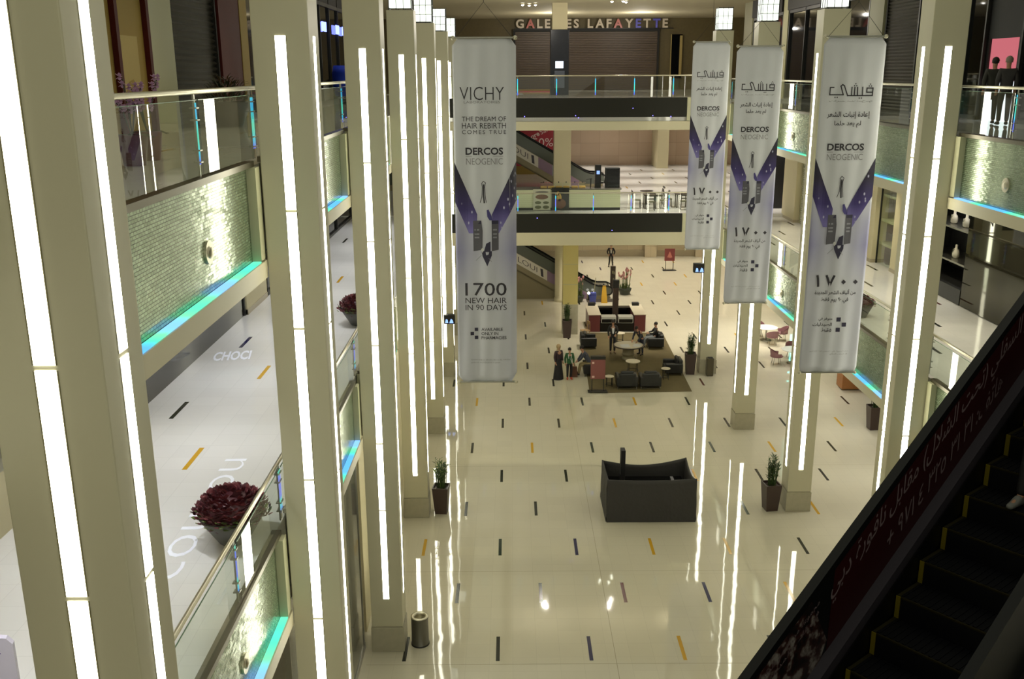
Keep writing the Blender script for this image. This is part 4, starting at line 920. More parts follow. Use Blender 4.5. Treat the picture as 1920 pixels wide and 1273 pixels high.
# ================================================================== cloth-covered stand in the middle of the hall
def covered_kiosk():
    t = thing('covered_kiosk', 'sales stand wrapped in charcoal cloth in the middle of the hall', 'kiosk', (4.6, 29.25, 0))
    x0, x1, y0, y1, th = -1.48, 1.46, 0, 2.0, .05
    def wall(p, q, hp, hq, sag, n, out):
        """one draped side: top edge sags between its corners, cloth bulges a little"""
        vs = []; fs = []; K = 12
        for s in (0, 1):
            for j in range(K + 1):
                for i in range(n + 1):
                    u = i / n; v = j / K; h = hp + (hq - hp) * u - sag * math.sin(math.pi * u)
                    bl = .05 * math.sin(math.pi * v) * math.sin(math.pi * u) + .012 * math.sin(u * 17 + v * 5) * math.sin(math.pi * v) + .03 * (1 - v) * (1 if v < .15 else .4)
                    fold = .025 * math.exp(-((v - .55 - (u - .5) * .5) / .05) ** 2) if u > .45 else 0
                    o = (bl + fold) * (1 - s) - th * s
                    vs.append((p[0] + (q[0] - p[0]) * u + out[0] * o, p[1] + (q[1] - p[1]) * u + out[1] * o, h * v))
        N = (n + 1) * (K + 1)
        for s in (0, 1):
            for j in range(K):
                for i in range(n): a = s * N + j * (n + 1) + i; fs.append((a, a + 1, a + n + 2, a + n + 1))
        for i in range(n): a = K * (n + 1) + i; fs.append((a, a + 1, a + 1 + N, a + N))
        return vs, fs
    m = MB()
    m.add(*wall((x0, y0), (x1, y0), 1.50, 1.52, .05, 24, (0, -1)), 0, True); m.add(*wall((x1, y0), (x1, y1), 1.52, 1.46, .22, 14, (1, 0)), 0, True)
    m.add(*wall((x1, y1), (x0, y1), 1.46, 1.38, .22, 24, (0, 1)), 0, True); m.add(*wall((x0, y1), (x0, y0), 1.38, 1.50, .02, 14, (-1, 0)), 0, True)
    m.build('cloth_cover', M_KIOSKCLOTH, t)
    MB().bbox(x0 + .2, x1 - .2, .25, y1 - .2, .02, .86, .02).build('counter', M_BLACK, t)
    m = MB()
    for i in range(9): m.box(-.95 + i * .16, -.84 + i * .16, .75, 1.2, .87, .93)
    m.build('goods_tray', mat('gold_boxes', srgb(132, 116, 58), .3, .4), t)
    m = MB(); m.tube([(-1.05, .5, .87), (-1.05, .5, .90)], .13, 14); m.build('white_dish', M_WHITEF, t)
    m = MB(); m.box(.75, .85, .5, 1.1, .87, 1.15); m.build('grey_display', M_SKIRTE, t)
    m = MB(); m.bbox(-.93, -.78, 1.0, 1.32, .86, 2.12, .01); m.build('display_post', M_BLACKM, t)
    m = MB(); m.box(-.935, -.925, 1.03, 1.12, 1.25, 1.62); m.build('post_panel', M_STEEL, t)
covered_kiosk()
# ================================================================== bins and planters
def bin_round(r=.23, h=.80):
    t = thing('litter_bin', '', 'litter bin'); m = MB(); m.lathe([(r, .0), (r, .04), (r * .97, .05), (r * .97, h - .06), (r, h - .05), (r, h)], n=32, cap=False); m.build('bin_body', mat('bin_steel', srgb(120, 118, 110), .32, .75), t)
    m = MB(); m.lathe([(r, h), (r * .98, h + .012), (r * .62, h + .012), (r * .58, h - .03), (r * .55, h - .25), (0.01, h - .26)], n=32, cap=False); m.build('bin_rim', M_RAIL, t)
    m = MB(); m.lathe([(r + .01, 0), (r + .01, .03), (r, .04)], n=32); m.build('bin_foot', M_DARK, t); return t
b = bin_round(); b.location = (-2.42, 22.25, 0); tag(b, 'round brushed steel litter bin beside the third left column', None)
def bin_square():
    t = thing('litter_bin', 'tall dark steel litter bin at the foot of the farthest right column', 'litter bin', (9.70, 45.2, 0)); m = MB(); m.bbox(-.16, .16, -.16, .16, .03, .90, .015); m.build('bin_body', mat('bin_dark_steel', srgb(96, 90, 76), .3, .6), t)
    m = MB(); m.box(-.11, .11, -.11, .11, .90, .92); m.build('bin_mouth', M_BLACKM, t); MB().box(-.14, .14, -.14, .14, 0, .03).build('bin_foot', M_DARK, t)
bin_square()
t = thing('litter_bin', 'steel litter bin against the cream wall, middle level right behind the nearest banner', 'litter bin', (13.75, 38.9, ZR[1])); m = MB(); m.bbox(-.2, .2, -.2, .2, .03, 1.0, .015); m.build('bin_body', MATS['bin_dark_steel'], t); MB().box(-.14, .14, -.14, .14, 1.0, 1.02).build('bin_mouth', M_BLACKM, t)
M_POT = mat('planter_brown', srgb(66, 50, 46), .4); M_SOIL = mat('planter_soil', srgb(52, 42, 34), .9)
M_LEAF = [mat('leaf_green', srgb(56, 78, 34), .5), mat('leaf_dark', srgb(38, 54, 28), .5), mat('leaf_pale', srgb(96, 112, 54), .5)]
def leaf(m, p, d, up, L, w, mi, droop=.3):
    p = Vector(p); d = Vector(d).normalized(); s = d.cross(Vector((0, 0, 1)))
    if s.length < .05: s = Vector((1, 0, 0))
    s.normalize(); pts = []
    for i, ww in ((0, .15), (.35, 1), (.7, .7), (1, .05)):
        c = p + d * L * i - Vector((0, 0, 1)) * droop * L * i * i; pts.append((c - s * w * ww / 2, c + Vector((0, 0, w * .12)), c + s * w * ww / 2))
    vs = [q for tr in pts for q in tr]; fs = []
    for i in range(3):
        a = i * 3; fs += [(a, a + 1, a + 4, a + 3), (a + 1, a + 2, a + 5, a + 4)]
    m.add(vs, fs, mi, True)
def planter(seed, label, loc, ph=.95, plant=1.0, mode='stalk', top=.27, bot=.2, group='square brown planters'):
    r = random.Random(seed); t = thing('potted_plant', label, 'plant', loc, R(r.uniform(-8, 8)), group)
    q = math.sqrt(2); m = MB(); m.lathe([(bot * q, 0), (top * q, ph), (top * .86 * q, ph), (top * .84 * q, ph - .07)], n=4, sq=True, smooth=False); m.build('planter_pot', M_POT, t)
    m = MB(); m.lathe([(top * .84 * q, ph - .08), (.01, ph - .05)], n=4, sq=True, smooth=False, cap=False); m.build('soil', M_SOIL, t)
    m = MB(); st = MB()
    for i in range(26):
        a = r.uniform(0, 6.28); rr = r.uniform(0, top * .6); x, y = rr * math.cos(a), rr * math.sin(a); h = plant * r.uniform(.55, 1); lx, ly = x * 1.35 + r.uniform(-.05, .05), y * 1.35 + r.uniform(-.05, .05)
        st.tube([(x, y, ph - .08), ((x + lx) / 2, (y + ly) / 2, ph + h * .5), (lx, ly, ph + h)], [.012, .010, .005], 5)
        for k in range(11):
            u = r.uniform(.25, 1); b = r.uniform(0, 6.28); p = (x + (lx - x) * u, y + (ly - y) * u, ph + h * u)
            leaf(m, p, (math.cos(b), math.sin(b), r.uniform(.5, 1.6)), None, r.uniform(.12, .22), r.uniform(.03, .05), r.choice((0, 0, 1, 1, 2)))
    st.build('stalk', M_LEAF[0], t)['kind'] = 'stuff'; m.build('foliage', M_LEAF, t)['kind'] = 'stuff'
planter(1, 'potted plant in a dark square planter beside the fourth left column', (-2.4, 30.1, 0))
planter(2, 'green potted plant in a brown square planter beside the third right column', (8.78, 30.2, 0), plant=1.05)
planter(3, 'slim potted plant in front of the yellowish square pillar', (3.12, 52.4, 0), ph=1.0, plant=1.05)
planter(4, 'potted plant in a brown planter left of the farthest right column', (8.8, 45.55, 0), ph=1.05)
planter(5, 'potted plant against the timber shop front, ground floor right', (15.05, 37.8, 0), ph=1.0, plant=1.2)
planter(6, 'potted plant half hidden by the English banner, beside the sixth left column', (-2.3, 45.74, 0), ph=1.1)
M_RED = [mat('leaf_burgundy', srgb(104, 44, 50), .45), mat('leaf_wine', srgb(72, 28, 36), .45), mat('leaf_plum', srgb(124, 62, 66), .5), M_LEAF[2]]
def bowl(seed, label, loc, r0=.52, h=.48, n=380):
    r = random.Random(seed); t = thing('planter_bowl', label, 'plant', loc, 0, 'red-leaved planter bowls'); s = r0 / .52
    m = MB(); m.lathe([(.22 * s, 0), (.24 * s, .02), (.52 * s, h), (.50 * s, h + .01), (.48 * s, h - .04)], n=28); m.build('bowl', mat('bowl_grey', srgb(88, 88, 84), .4), t)
    m = MB()
    for i in range(n * 2):
        a = r.uniform(0, 6.28); e = math.acos(r.uniform(.0, 1)); k = r.uniform(.8, 1); R1 = .58 * s * k
        p = (R1 * math.sin(e) * math.cos(a), R1 * math.sin(e) * math.sin(a), h - .06 + .46 * s * k * math.cos(e))
        leaf(m, p, (math.sin(e) * math.cos(a + r.uniform(-.7, .7)), math.sin(e) * math.sin(a + r.uniform(-.7, .7)), math.cos(e) + r.uniform(.3, 1.6)), None, r.uniform(.07, .11) * s, r.uniform(.075, .115) * s, 3 if (e > 1.25 and r.random() < .45) else r.choice((0, 0, 1, 1, 2)), .25)
    m.sphere((0, 0, h), .48 * s, 1, 2, (1, 1, .75)); m.build('foliage', M_RED, t)['kind'] = 'stuff'
bowl(1, 'large grey bowl of burgundy leaves behind the middle-level glass, between the first two left columns', (-4.42, 13.95, ZL[1]))
bowl(2, 'bowl of burgundy leaves on the middle level left, mostly hidden behind the third left column', (-4.5, 27.6, ZL[1]))
bowl(3, 'bowl of burgundy leaves on the middle level right, at the edge of the nearest banner', (10.72, 28.7, ZR[1]), .34, .42, 200)
def tulips(seed, label, loc, rz=0):
    r = random.Random(seed); t = thing('planter_bowl', label, 'plant', loc, rz, 'bowls of pink flowers'); m = MB(); m.lathe([(.30, 0), (.42, .3), (.46, .42), (.42, .42), (.40, .38)], n=24); m.build('bowl', mat('bowl_green', srgb(52, 58, 44), .45), t)
    st = MB(); m = MB()
    for i in range(26):
        a = r.uniform(0, 6.28); rr = r.uniform(.02, .34); x, y = rr * math.cos(a), rr * math.sin(a); h = r.uniform(.6, 1.25); lx, ly = x * 1.35, y * 1.35
        st.tube([(x, y, .36), (lx, ly, .40 + h)], .011, 5); m.lathe([(.012, 0), (.045, .04), (.05, .11), (.03, .18), (.005, .2)], (lx, ly, .38 + h), 8)
        for k in range(2): b = r.uniform(0, 6.28); leaf(st, (x, y, .4), (math.cos(b) * .3, math.sin(b) * .3, 1), None, r.uniform(.3, .5), .06, 0, .1)
    st.build('stem', M_LEAF[2], t)['kind'] = 'stuff'; m.build('flower', mat('tulip_pink', srgb(206, 150, 148), .6), t)['kind'] = 'stuff'
tulips(1, 'bowl of pink flowers right of the tall black totem, far ground floor', (7.6, 63.2, 0)); tulips(2, 'bowl of pink flowers beside the blue mop bucket, far ground floor', (4.3, 61.1, 0), 1)
# orchids and dried plants by the top-level left balustrade
r = random.Random(5); M_ORCH = mat('orchid_lilac', srgb(196, 160, 196), .5)
for i, (x, y, l) in enumerate(((-5.6, 14.6, 'pot of lilac orchids behind the top-level left handrail, nearest the first column'), (-5.7, 15.5, 'second pot of lilac orchids behind the top-level left handrail'))):
    t = thing('potted_orchid', l, 'plant', (x, y, ZL[2]), 0, 'orchids behind the handrail'); m = MB(); m.lathe([(.16, 0), (.22, .45), (.19, .45), (.19, .4)], n=18); m.build('pot', mat('maroon_pot', srgb(86, 40, 48), .4), t)
    m = MB(); st = MB()
    for k in range(6):
        a = r.uniform(0, 6.28); p = [Vector((0, 0, .4)), Vector((.1 * math.cos(a), .1 * math.sin(a), .8)), Vector((.26 * math.cos(a), .26 * math.sin(a), 1.0 + .12 * (k % 3)))]; st.tube(p, .008, 5)
        for q in range(5):
            c = p[1].lerp(p[2], q / 4) + Vector((r.uniform(-.04, .04), r.uniform(-.04, .04), r.uniform(-.02, .04)))
            for s in range(5): b = s * 1.257; leaf(m, c, (math.cos(b) * .6, -.5, math.sin(b) * .8), None, .07, .06, 0, 0)
        b = r.uniform(0, 6.28); leaf(st, (0, 0, .42), (math.cos(b), math.sin(b), .5), None, .35, .08, 0, .5)
    st.build('stem', M_LEAF[1], t); m.build('blossom', M_ORCH, t)['kind'] = 'stuff'
t = thing('planter_bowl', 'wide dark planter of dried foliage in front of the slatted shutter, top level left', 'plant', (-7.2, 25.3, ZL[2])); m = MB(); m.lathe([(.35, 0), (.6, .62), (.56, .62), (.54, .55)], n=22); m.build('bowl', M_POT, t); m = MB(); rr = random.Random(9)
for k in range(420):
    a = rr.uniform(0, 6.28); e = rr.uniform(0, 1.4); leaf(m, (.55 * math.sin(e) * math.cos(a), .55 * math.sin(e) * math.sin(a), .62 + .55 * rr.random() * math.cos(e)), (math.cos(a), math.sin(a), rr.uniform(.3, 2)), None, rr.uniform(.15, .32), .04, rr.choice((0, 1)), .3)
m.build('foliage', [mat('dry_leaf', srgb(92, 70, 36), .6), M_LEAF[1]], t)['kind'] = 'stuff'

# ================================================================== lounge in the far hall
t = thing('carpet', 'olive-brown carpet under the lounge in the far hall', 'carpet'); m = MB(); m.prism([(3.62, 42.55), (8.40, 42.75), (8.62, 53.2), (3.95, 53.3)], 'z', .004, .02); o = m.build('carpet_pile', mat('carpet_olive', srgb(98, 86, 54), .95, noise=.08, nscale=2), t)
M_LEATHER = mat('black_leather', srgb(27, 27, 25), .42); M_LEATHER2 = mat('charcoal_leather', srgb(38, 38, 36), .45)
def sofa(w=1.0, d=.86):
    """seat faces +y"""
    t = thing('lounge_chair', '', 'armchair'); h = w / 2
    MB().bbox(-h + .16, h - .16, -d / 2 + .1, d / 2, .12, .30, .03).build('seat_base', M_LEATHER, t); MB().bbox(-h + .17, h - .17, -d / 2 + .2, d / 2 + .01, .30, .43, .04).build('seat_cushion', M_LEATHER2, t)
    MB().bbox(-h + .1, h - .1, -d / 2, -d / 2 + .22, .12, .76, .05).build('backrest', M_LEATHER, t); MB().bbox(-h + .2, h - .2, -d / 2 + .16, -d / 2 + .32, .42, .84, .06).build('back_cushion', M_LEATHER2, t)
    for s in (-1, 1): MB().bbox(min(s * h, s * (h - .17)), max(s * h, s * (h - .17)), -d / 2, d / 2, .12, .60, .04).build('armrest', M_LEATHER, t)
    for y_ in (-d / 2 + .04, d / 2 - .04): MB().box(-h + .04, h - .04, y_ - .01, y_ + .01, .05, .07).build('chrome_runner', M_STEEL, t)
    for sx in (-1, 1):
        for sy in (-1, 1): m = MB(); m.box(sx * (h - .06) - .015, sx * (h - .06) + .015, sy * (d / 2 - .05) - .015, sy * (d / 2 - .05) + .015, 0, .13); m.build('leg', M_STEEL, t)
    return t
s0 = sofa()
pos = [((5.42, 43.45, .02), 0, 'black leather armchair, left of the front pair seen from behind, by the small pale table'), ((6.52, 43.45, .02), 0, 'black leather armchair, right of the front pair seen from behind'),
       ((7.95, 45.6, .02), R(90), 'black leather armchair on the right edge of the carpet, nearest the pot plant'), ((7.75, 50.3, .02), R(90), 'black leather armchair at the back right, with a person in it'),
       ((4.15, 50.4, .02), R(-90), 'black leather armchair at the back left, nearest the yellowish pillar'), ((3.95, 45.5, .02), R(90), 'dark armchair at the front left behind the maroon menu stand')]
for i, (p, rz, l) in enumerate(pos):
    if i == 0: s0.location = p; s0.rotation_euler = (0, 0, rz); tag(s0, l, None, 'black lounge armchairs')
    else: dup(s0, p, rz, l, 'black lounge armchairs')
M_TTOP = mat('table_top_pale', srgb(202, 192, 168), .3); M_TWOOD = mat('table_dark_wood', srgb(58, 44, 36), .4)
def side_table(label, loc, r0=.26, h=.5, top=M_TTOP):
    t = thing('side_table', label, 'table', loc, 0, 'small lounge tables'); m = MB(); m.lathe([(r0, h - .03), (r0, h), ], n=24); m.build('table_top', top, t)
    for k in range(4):
        a = k * 1.571 + .785; m = MB(); m.tube([(r0 * .8 * math.cos(a), r0 * .8 * math.sin(a), 0), (r0 * .8 * math.cos(a), r0 * .8 * math.sin(a), h - .03)], .014, 6); m.build('leg', M_DARK, t)
    m = MB(); m.lathe([(r0 * .82, .10), (r0 * .82, .12), (r0 * .76, .12), (r0 * .76, .10)], n=20, cap=False); m.build('foot_ring', M_DARK, t)
side_table('small round table in the middle of the carpet, in front of the large round table', (6.0, 45.75, .02), .36, .58)
side_table('small pale table left of the two front armchairs', (4.62, 43.55, .02), .22, .5)
side_table('small round table beside the right-hand armchair, nearest the pot plant', (7.45, 44.6, .02), .22, .55)
side_table('small square-looking table by the counter at the back of the lounge', (5.95, 51.2, .02), .28, .55)
t = thing('round_table', 'large round dark-edged table with white papers in the middle of the lounge', 'table', (6.05, 48.05, .02)); m = MB(); m.lathe([(.74, .70), (.74, .76)], n=40); m.build('table_top', M_TTOP, t); m = MB(); m.lathe([(.745, .70), (.80, .71), (.80, .75), (.745, .765)], n=40, cap=False); m.build('table_edge', M_TWOOD, t); m = MB(); m.lathe([(.34, 0), (.36, .03), (.30, .06), (.30, .24), (.34, .26), (.30, .30), (.28, .55), (.36, .70)], n=28); m.build('pedestal', M_BAL, t)
t = thing('paper_sheet', 'white papers spread on the large round lounge table', 'papers', (6.05, 48.05, .782)); m = MB(); m.box(-.45, .02, -.52, .1, 0, .006, 0, Matrix.Rotation(.06, 4, 'Z')); m.box(.25, .62, -.3, .25, 0, .006, 0, Matrix.Rotation(-.3, 4, 'Z')); m.build('paper', M_WHITEF, t)
t = thing('menu_stand', 'maroon menu panel on dark legs at the front left of the carpet', 'sign stand', (4.0, 42.75, .02)); MB().bbox(-.34, .34, -.03, .03, .62, 1.62, .01).build('menu_panel', mat('menu_maroon', srgb(132, 78, 74), .5), t); MB().box(-.345, .345, -.035, .2, 1.56, 1.70).build('panel_cap', M_DARK, t)
for x in (-.27, .27): MB().box(x - .02, x + .02, -.02, .02, 0, .62).build('leg', M_DARK, t)
MB().box(-.45, .45, -.2, .2, 0, .03).build('stand_foot', M_DARK, t)
m = MB(); m.poly([(-.28, 1.46), (-.18, 1.46), (-.18, 1.36), (-.28, 1.36)]); m.poly([(-.28, .78), (-.16, .78), (-.16, .68), (-.28, .68)]); m.map(lambda x, y, z: (x, -.034, z)); m.build('menu_print', mat('menu_print', srgb(214, 178, 170), .5), t)
# counter island behind the lounge
M_COUNTERRED = mat('counter_maroon', srgb(96, 48, 46), .35); M_GLASSC = mat('display_case_glass', srgb(170, 168, 156), .08)
t = thing('cafe_counter', 'U-shaped maroon and black cafe counter at the back of the lounge', 'counter', (6.05, 53.5, .0))
for s, nm in ((-1, 0), (1, 1)):
    a, b = sorted((s * 1.62, s * .98)); MB().bbox(a, b, -.02, 2.4, .02, 1.0, .015).build('side_counter', M_COUNTERRED, t); MB().box(a - .04, b + .04, -.05, 2.45, 1.0, 1.04).build('counter_top', M_TTOP, t); a, b = sorted((s * 1.5, s * 1.1)); MB().box(a, b, 2.1, 2.42, 1.04, 1.2).build('counter_box', M_BLACKM, t)
MB().bbox(-.98, .98, .0, .55, .02, .52, .015).build('front_counter', M_BLACK, t); MB().bbox(-.98, .98, 1.9, 2.4, .02, .98, .015).build('rear_counter', M_BLACK, t)
for a, b in ((-.92, -.06), (.06, .92)): MB().bbox(a, b, -.02, .5, .52, .92, .03).build('display_case', M_GLASSC, t); MB().box(a + .04, b - .04, -.03, -.02, .56, .76).build('case_front', M_BLACK, t)
m = MB(); m.bbox(-.16, .16, 1.0, 1.3, .02, 2.75, .01); m.build('totem', mat('totem_brown', srgb(66, 50, 42), .35), t); m = MB(); m.box(-.17, .17, .99, 1.31, 2.35, 2.8); m.build('totem_head', M_DARK, t)
t = thing('side_chair', 'slim wooden chair left of the cafe counter, back of the lounge', 'chair', (4.12, 52.2, .02), R(-70)); MB().bbox(-.22, .22, -.22, .22, .42, .46, .01).build('seat', mat('pale_wood', srgb(160, 132, 92), .5), t); m = MB(); m.box(-.2, -.15, .19, .22, .46, .95); m.box(.15, .2, .19, .22, .46, .95); m.box(-.2, .2, .19, .22, .78, .95); m.build('backrest', MATS['pale_wood'], t)
for sx in (-.19, .19):
    for sy in (-.19, .19): MB().box(sx - .015, sx + .015, sy - .015, sy + .015, 0, .42).build('leg', MATS['pale_wood'], t)
# things around the lower far escalator
t = thing('totem_sign', 'tall black totem sign standing beyond the lounge, below the man in the suit', 'sign', (6.85, 63.85, 0)); MB().bbox(-.17, .17, -.12, .12, .04, 1.80, .01).build('totem_body', M_TWOOD, t); MB().box(-.3, .3, -.25, .25, 0, .04).build('totem_foot', M_DARK, t); m = MB(); m.box(-.06, .02, -.125, -.121, 1.3, 1.5); m.box(-.02, .08, -.125, -.121, .8, 1.0); m.box(.04, .1, -.125, -.121, 1.25, 1.45); m.build('totem_print', M_GREYPIER, t)
t = thing('mop_bucket', 'blue mop bucket with an upright mop at the escalator foot', 'bucket', (5.2, 60.25, 0)); m = MB(); m.lathe([(.24, .12), (.33, .62), (.30, .62), (.22, .2)], n=4, sq=True, smooth=False); m.bbox(-.12, .22, -.2, .2, .60, .80, .02); m.build('bucket', mat('bucket_blue', srgb(72, 84, 176), .45), t); m = MB(); m.tube([(.05, 0, .3), (.18, .05, 1.75)], .018, 6); m.build('mop_handle', M_CREAM, t); m = MB()
for sx in (-.17, .17):
    for sy in (-.17, .17): m.sphere((sx, sy, .06), .06, sub=1)
m.build('castor', M_DARK, t)
t = thing('wet_floor_sign', 'yellow wet-floor A-board at the escalator foot', 'sign', (6.0, 60.9, 0)); 
for s in (-1, 1): m = MB(); m.prism([(-.20, 0), (.20, 0), (.11, 1.05), (-.11, 1.05)], 'y', -.012, .012); m.map(lambda x, y, z: (x, y + s * .22 * (1 - z / 1.05), z)); m.build('sign_panel', M_YELLOW, t)
m = MB(); m.box(-.1, .1, -.02, .02, 1.02, 1.1); m.build('carry_handle', M_YELLOW, t)
t = thing('door_mat', 'dark entrance mat at the foot of the lower escalator', 'mat'); m = MB(); m.prism([(4.9, 60.95), (6.9, 60.95), (7.1, 61.85), (4.9, 61.85)], 'z', .004, .014); m.build('mat_pile', mat('mat_dark', srgb(62, 54, 44), .9), t)
for i, x in enumerate((5.05, 5.38)): t = thing('floor_spot', ('left', 'right')[i] + ' one of two small lit globes at the escalator foot', 'lamp', (x, 61.5, 0)); m = MB(); m.lathe([(.08, .014), (.05, .06), (.03, .4)], n=12); m.build('lamp_stem', M_DARK, t); m = MB(); m.sphere((0, 0, .48), .09); m.build('lamp_globe', emis('globe_glow', (1, .97, .85, 1), 5), t)
t = thing('poster_stand', 'dark red poster on a stand far back on the ground floor', 'sign stand', (11.85, 71.2, 0)); MB().bbox(-.38, .38, -.03, .03, .72, 1.65, .01).build('poster_panel', mat('poster_dark_red', srgb(120, 52, 52), .5), t); m = MB(); m.poly([(-.2, 1.0), (0, 1.45), (.2, 1.0), (.05, .95)]); m.map(lambda x, y, z: (x, -.036, z)); m.build('poster_print', mat('poster_rose', srgb(178, 110, 96), .5), t)
for x in (-.28, .28): MB().box(x - .02, x + .02, -.02, .02, 0, .72).build('leg', M_DARK, t)
MB().box(-.5, .5, -.25, .25, 0, .03).build('stand_foot', M_DARK, t)
# ground floor right: timber box counter and cafe tables
t = thing('timber_counter', 'small orange timber box counter on the ground floor right', 'counter', (15.95, 43.2, 0)); MB().bbox(-.55, .55, -.4, .4, .05, 1.1, .015).build('counter_body', mat('orange_timber', srgb(176, 118, 66), .45), t); MB().box(-.6, .6, -.45, .45, 1.1, 1.14).build('counter_top', M_TTOP, t)
M_PINKSEAT = mat('mauve_seat', srgb(150, 108, 112), .5); M_WTOP = mat('white_table', srgb(232, 228, 216), .3)
def cafe_table():
    t = thing('cafe_table', '', 'table'); m = MB(); m.lathe([(.60, .72), (.62, .735), (.60, .75)], n=32); m.build('table_top', M_WTOP, t)
    m = MB(); m.lathe([(.05, .02), (.05, .72)], n=12); m.lathe([(.30, 0), (.30, .02), (.05, .04)], n=20); m.build('pedestal', M_STEEL, t); return t
def tub_chair():
    t = thing('tub_chair', '', 'chair'); m = MB(); vs = []; fs = []; n = 16
    for j in range(7):
        for i in range(n + 1):
            a = R(-120 + 240 * i / n) - R(90); rr = .30 + .05 * j / 6; z = .45 + (.38 * j / 6) * (.45 + .55 * max(0, math.cos(R(-120 + 240 * i / n)))); vs.append((rr * math.cos(a), rr * math.sin(a), z))
    for j in range(6):
        for i in range(n): k = j * (n + 1) + i; fs.append((k, k + 1, k + n + 2, k + n + 1))
    m.add(vs, fs, 0, True); m.v += [(x * .93, y * .93, z) for x, y, z in vs]; K = len(vs)
    for f in fs: m.f.append(tuple(i + K for i in f[::-1])); m.m.append(0); m.s.append(True)
    m.build('backrest', M_PINKSEAT, t); m = MB(); m.lathe([(.05, .40), (.31, .42), (.33, .46), (.05, .48)], n=24); m.build('seat', M_PINKSEAT, t)
    for k in range(4): a = k * 1.571 + .785; m = MB(); m.tube([(.18 * math.cos(a), .18 * math.sin(a), .42), (.28 * math.cos(a), .28 * math.sin(a), 0)], .014, 6); m.build('leg', M_STEEL, t)
    return t
ct = cafe_table(); ct.location = (14.35, 47.2, 0); tag(ct, 'round white cafe table nearer the camera, ground floor right between the columns', None, 'white cafe tables'); dup(ct, (14.1, 51.6, 0), 0, 'round white cafe table farther back, ground floor right between the columns', 'white cafe tables')
tc = tub_chair(); tcs = [((13.45, 47.0), -90, 'mauve tub chair left of the nearer cafe table'), ((14.5, 46.3), 0, 'mauve tub chair on the near side of the nearer cafe table'), ((14.55, 48.15), 180, 'mauve tub chair behind the nearer cafe table'), ((14.95, 51.5), 90, 'mauve tub chair right of the farther cafe table'), ((14.2, 50.7), 0, 'mauve tub chair on the near side of the farther cafe table'), ((13.9, 52.5), 180, 'mauve tub chair behind the farther cafe table')]
for i, (p, a, l) in enumerate(tcs):
    if i == 0: tc.location = (*p, 0); tc.rotation_euler = (0, 0, R(a)); tag(tc, l, None, 'mauve tub chairs')
    else: dup(tc, (*p, 0), R(a), l, 'mauve tub chairs')
# ================================================================== cafe on the lower bridge (middle level)
zb = 7.3
t = thing('cafe_counter', 'long pale cafe counter with dark worktop on the lower bridge', 'counter', (0, 51.3, zb)); MB().bbox(-2.6, 5.8, 0, .1, .14, 1.08, .01).build('counter_front', mat('counter_pale_green', srgb(206, 206, 172), .4), t); MB().box(-2.6, 5.8, .05, .8, 0, .14).build('kick_plate', M_BLACKM, t); MB().box(-2.6, 5.8, .1, .8, .14, 1.08).build('counter_body', M_DARK, t); MB().bbox(-2.65, 5.85, -.03, .95, 1.08, 1.14, .01).build('worktop', mat('worktop_grey', srgb(92, 90, 82), .25), t)
m = MB()
for k in range(9): m.box(-2.6, 5.8, -.006, .0, .22 + k * .1, .226 + k * .1)
m.build('front_groove', M_GREYPIER, t)
def poster(label, x, w, z0, z1, mt, prints):
    t = thing('menu_poster', label, 'poster', (x, 51.27, zb)); MB().box(-w / 2, w / 2, -.04, 0, z0, z1).build('poster_board', mt, t)
    for nm, shp, m2 in prints:
        m = MB()
        for (cx, cz, rx, rz) in shp: m.poly([(cx + rx * math.cos(k * .314), cz + rz * math.sin(k * .314)) for k in range(20)])
        m.map(lambda x, y, z: (x, -.044, z)); m.build(nm, m2, t)
M_FOOD = mat('food_brown', srgb(104, 64, 38), .5); M_FOOD2 = mat('food_green', srgb(84, 86, 50), .5); M_GOLD = mat('tea_gold', srgb(190, 150, 66), .5)
poster('white menu poster with round dishes on the lower bridge counter', 1.64, .92, .02, 1.12, mat('poster_cream', srgb(188, 184, 164), .5), [('dish_print', [(0, .72, .34, .13)], M_FOOD), ('salad_print', [(-.2, .42, .17, .08), (.22, .42, .16, .07), (-.2, .18, .17, .09), (.22, .18, .17, .09)], M_FOOD2), ('header_print', [(0, .98, .36, .03)], M_INK)])
poster('black poster of a golden teapot and glass on the lower bridge counter', 2.62, .92, .02, 1.2, M_BLACKM, [('glass_print', [(0, .36, .30, .26)], M_FOOD), ('pour_print', [(-.06, .68, .12, .22), (-.12, .9, .08, .1)], M_GOLD)])
rr = random.Random(4)
for i, (x, l) in enumerate(((1.75, 'leftmost'), (2.15, 'second'), (2.55, 'third'), (2.95, 'fourth'), (3.4, 'fifth'), (3.8, 'rightmost'))):
    t = thing('pastry_dome', 'glass pastry case on the bridge cafe worktop, %s of the row' % l, 'pastry case', (x, 51.7, zb + 1.14), 0, 'pastry cases on the cafe worktop'); MB().bbox(-.17, .17, -.15, .15, 0, .10, .02).build('pastry', M_GOLD, t); MB().box(-.18, .18, -.16, .16, .0, .28).build('glass_case', M_GLASS, t); m = MB(); m.tube([(0, 0, .28), (0, 0, .34)], .025, 8); m.build('case_knob', M_DARK, t)
t = thing('espresso_machine', 'tall slim black coffee machine on the bridge cafe worktop', 'coffee machine', (4.63, 51.8, zb + 1.14)); MB().bbox(-.16, .16, -.2, .2, 0, 1.2, .02).build('machine_body', M_BLACK, t); MB().box(-.08, .08, -.21, -.2, .72, .9).build('machine_display', emis('blue_display', (.25, .4, 1, 1), 1.2), t); m = MB(); m.tube([(.16, -.1, .35), (.3, -.12, .3), (.28, -.12, .15)], .02, 8); m.build('machine_spout', M_STEEL, t)
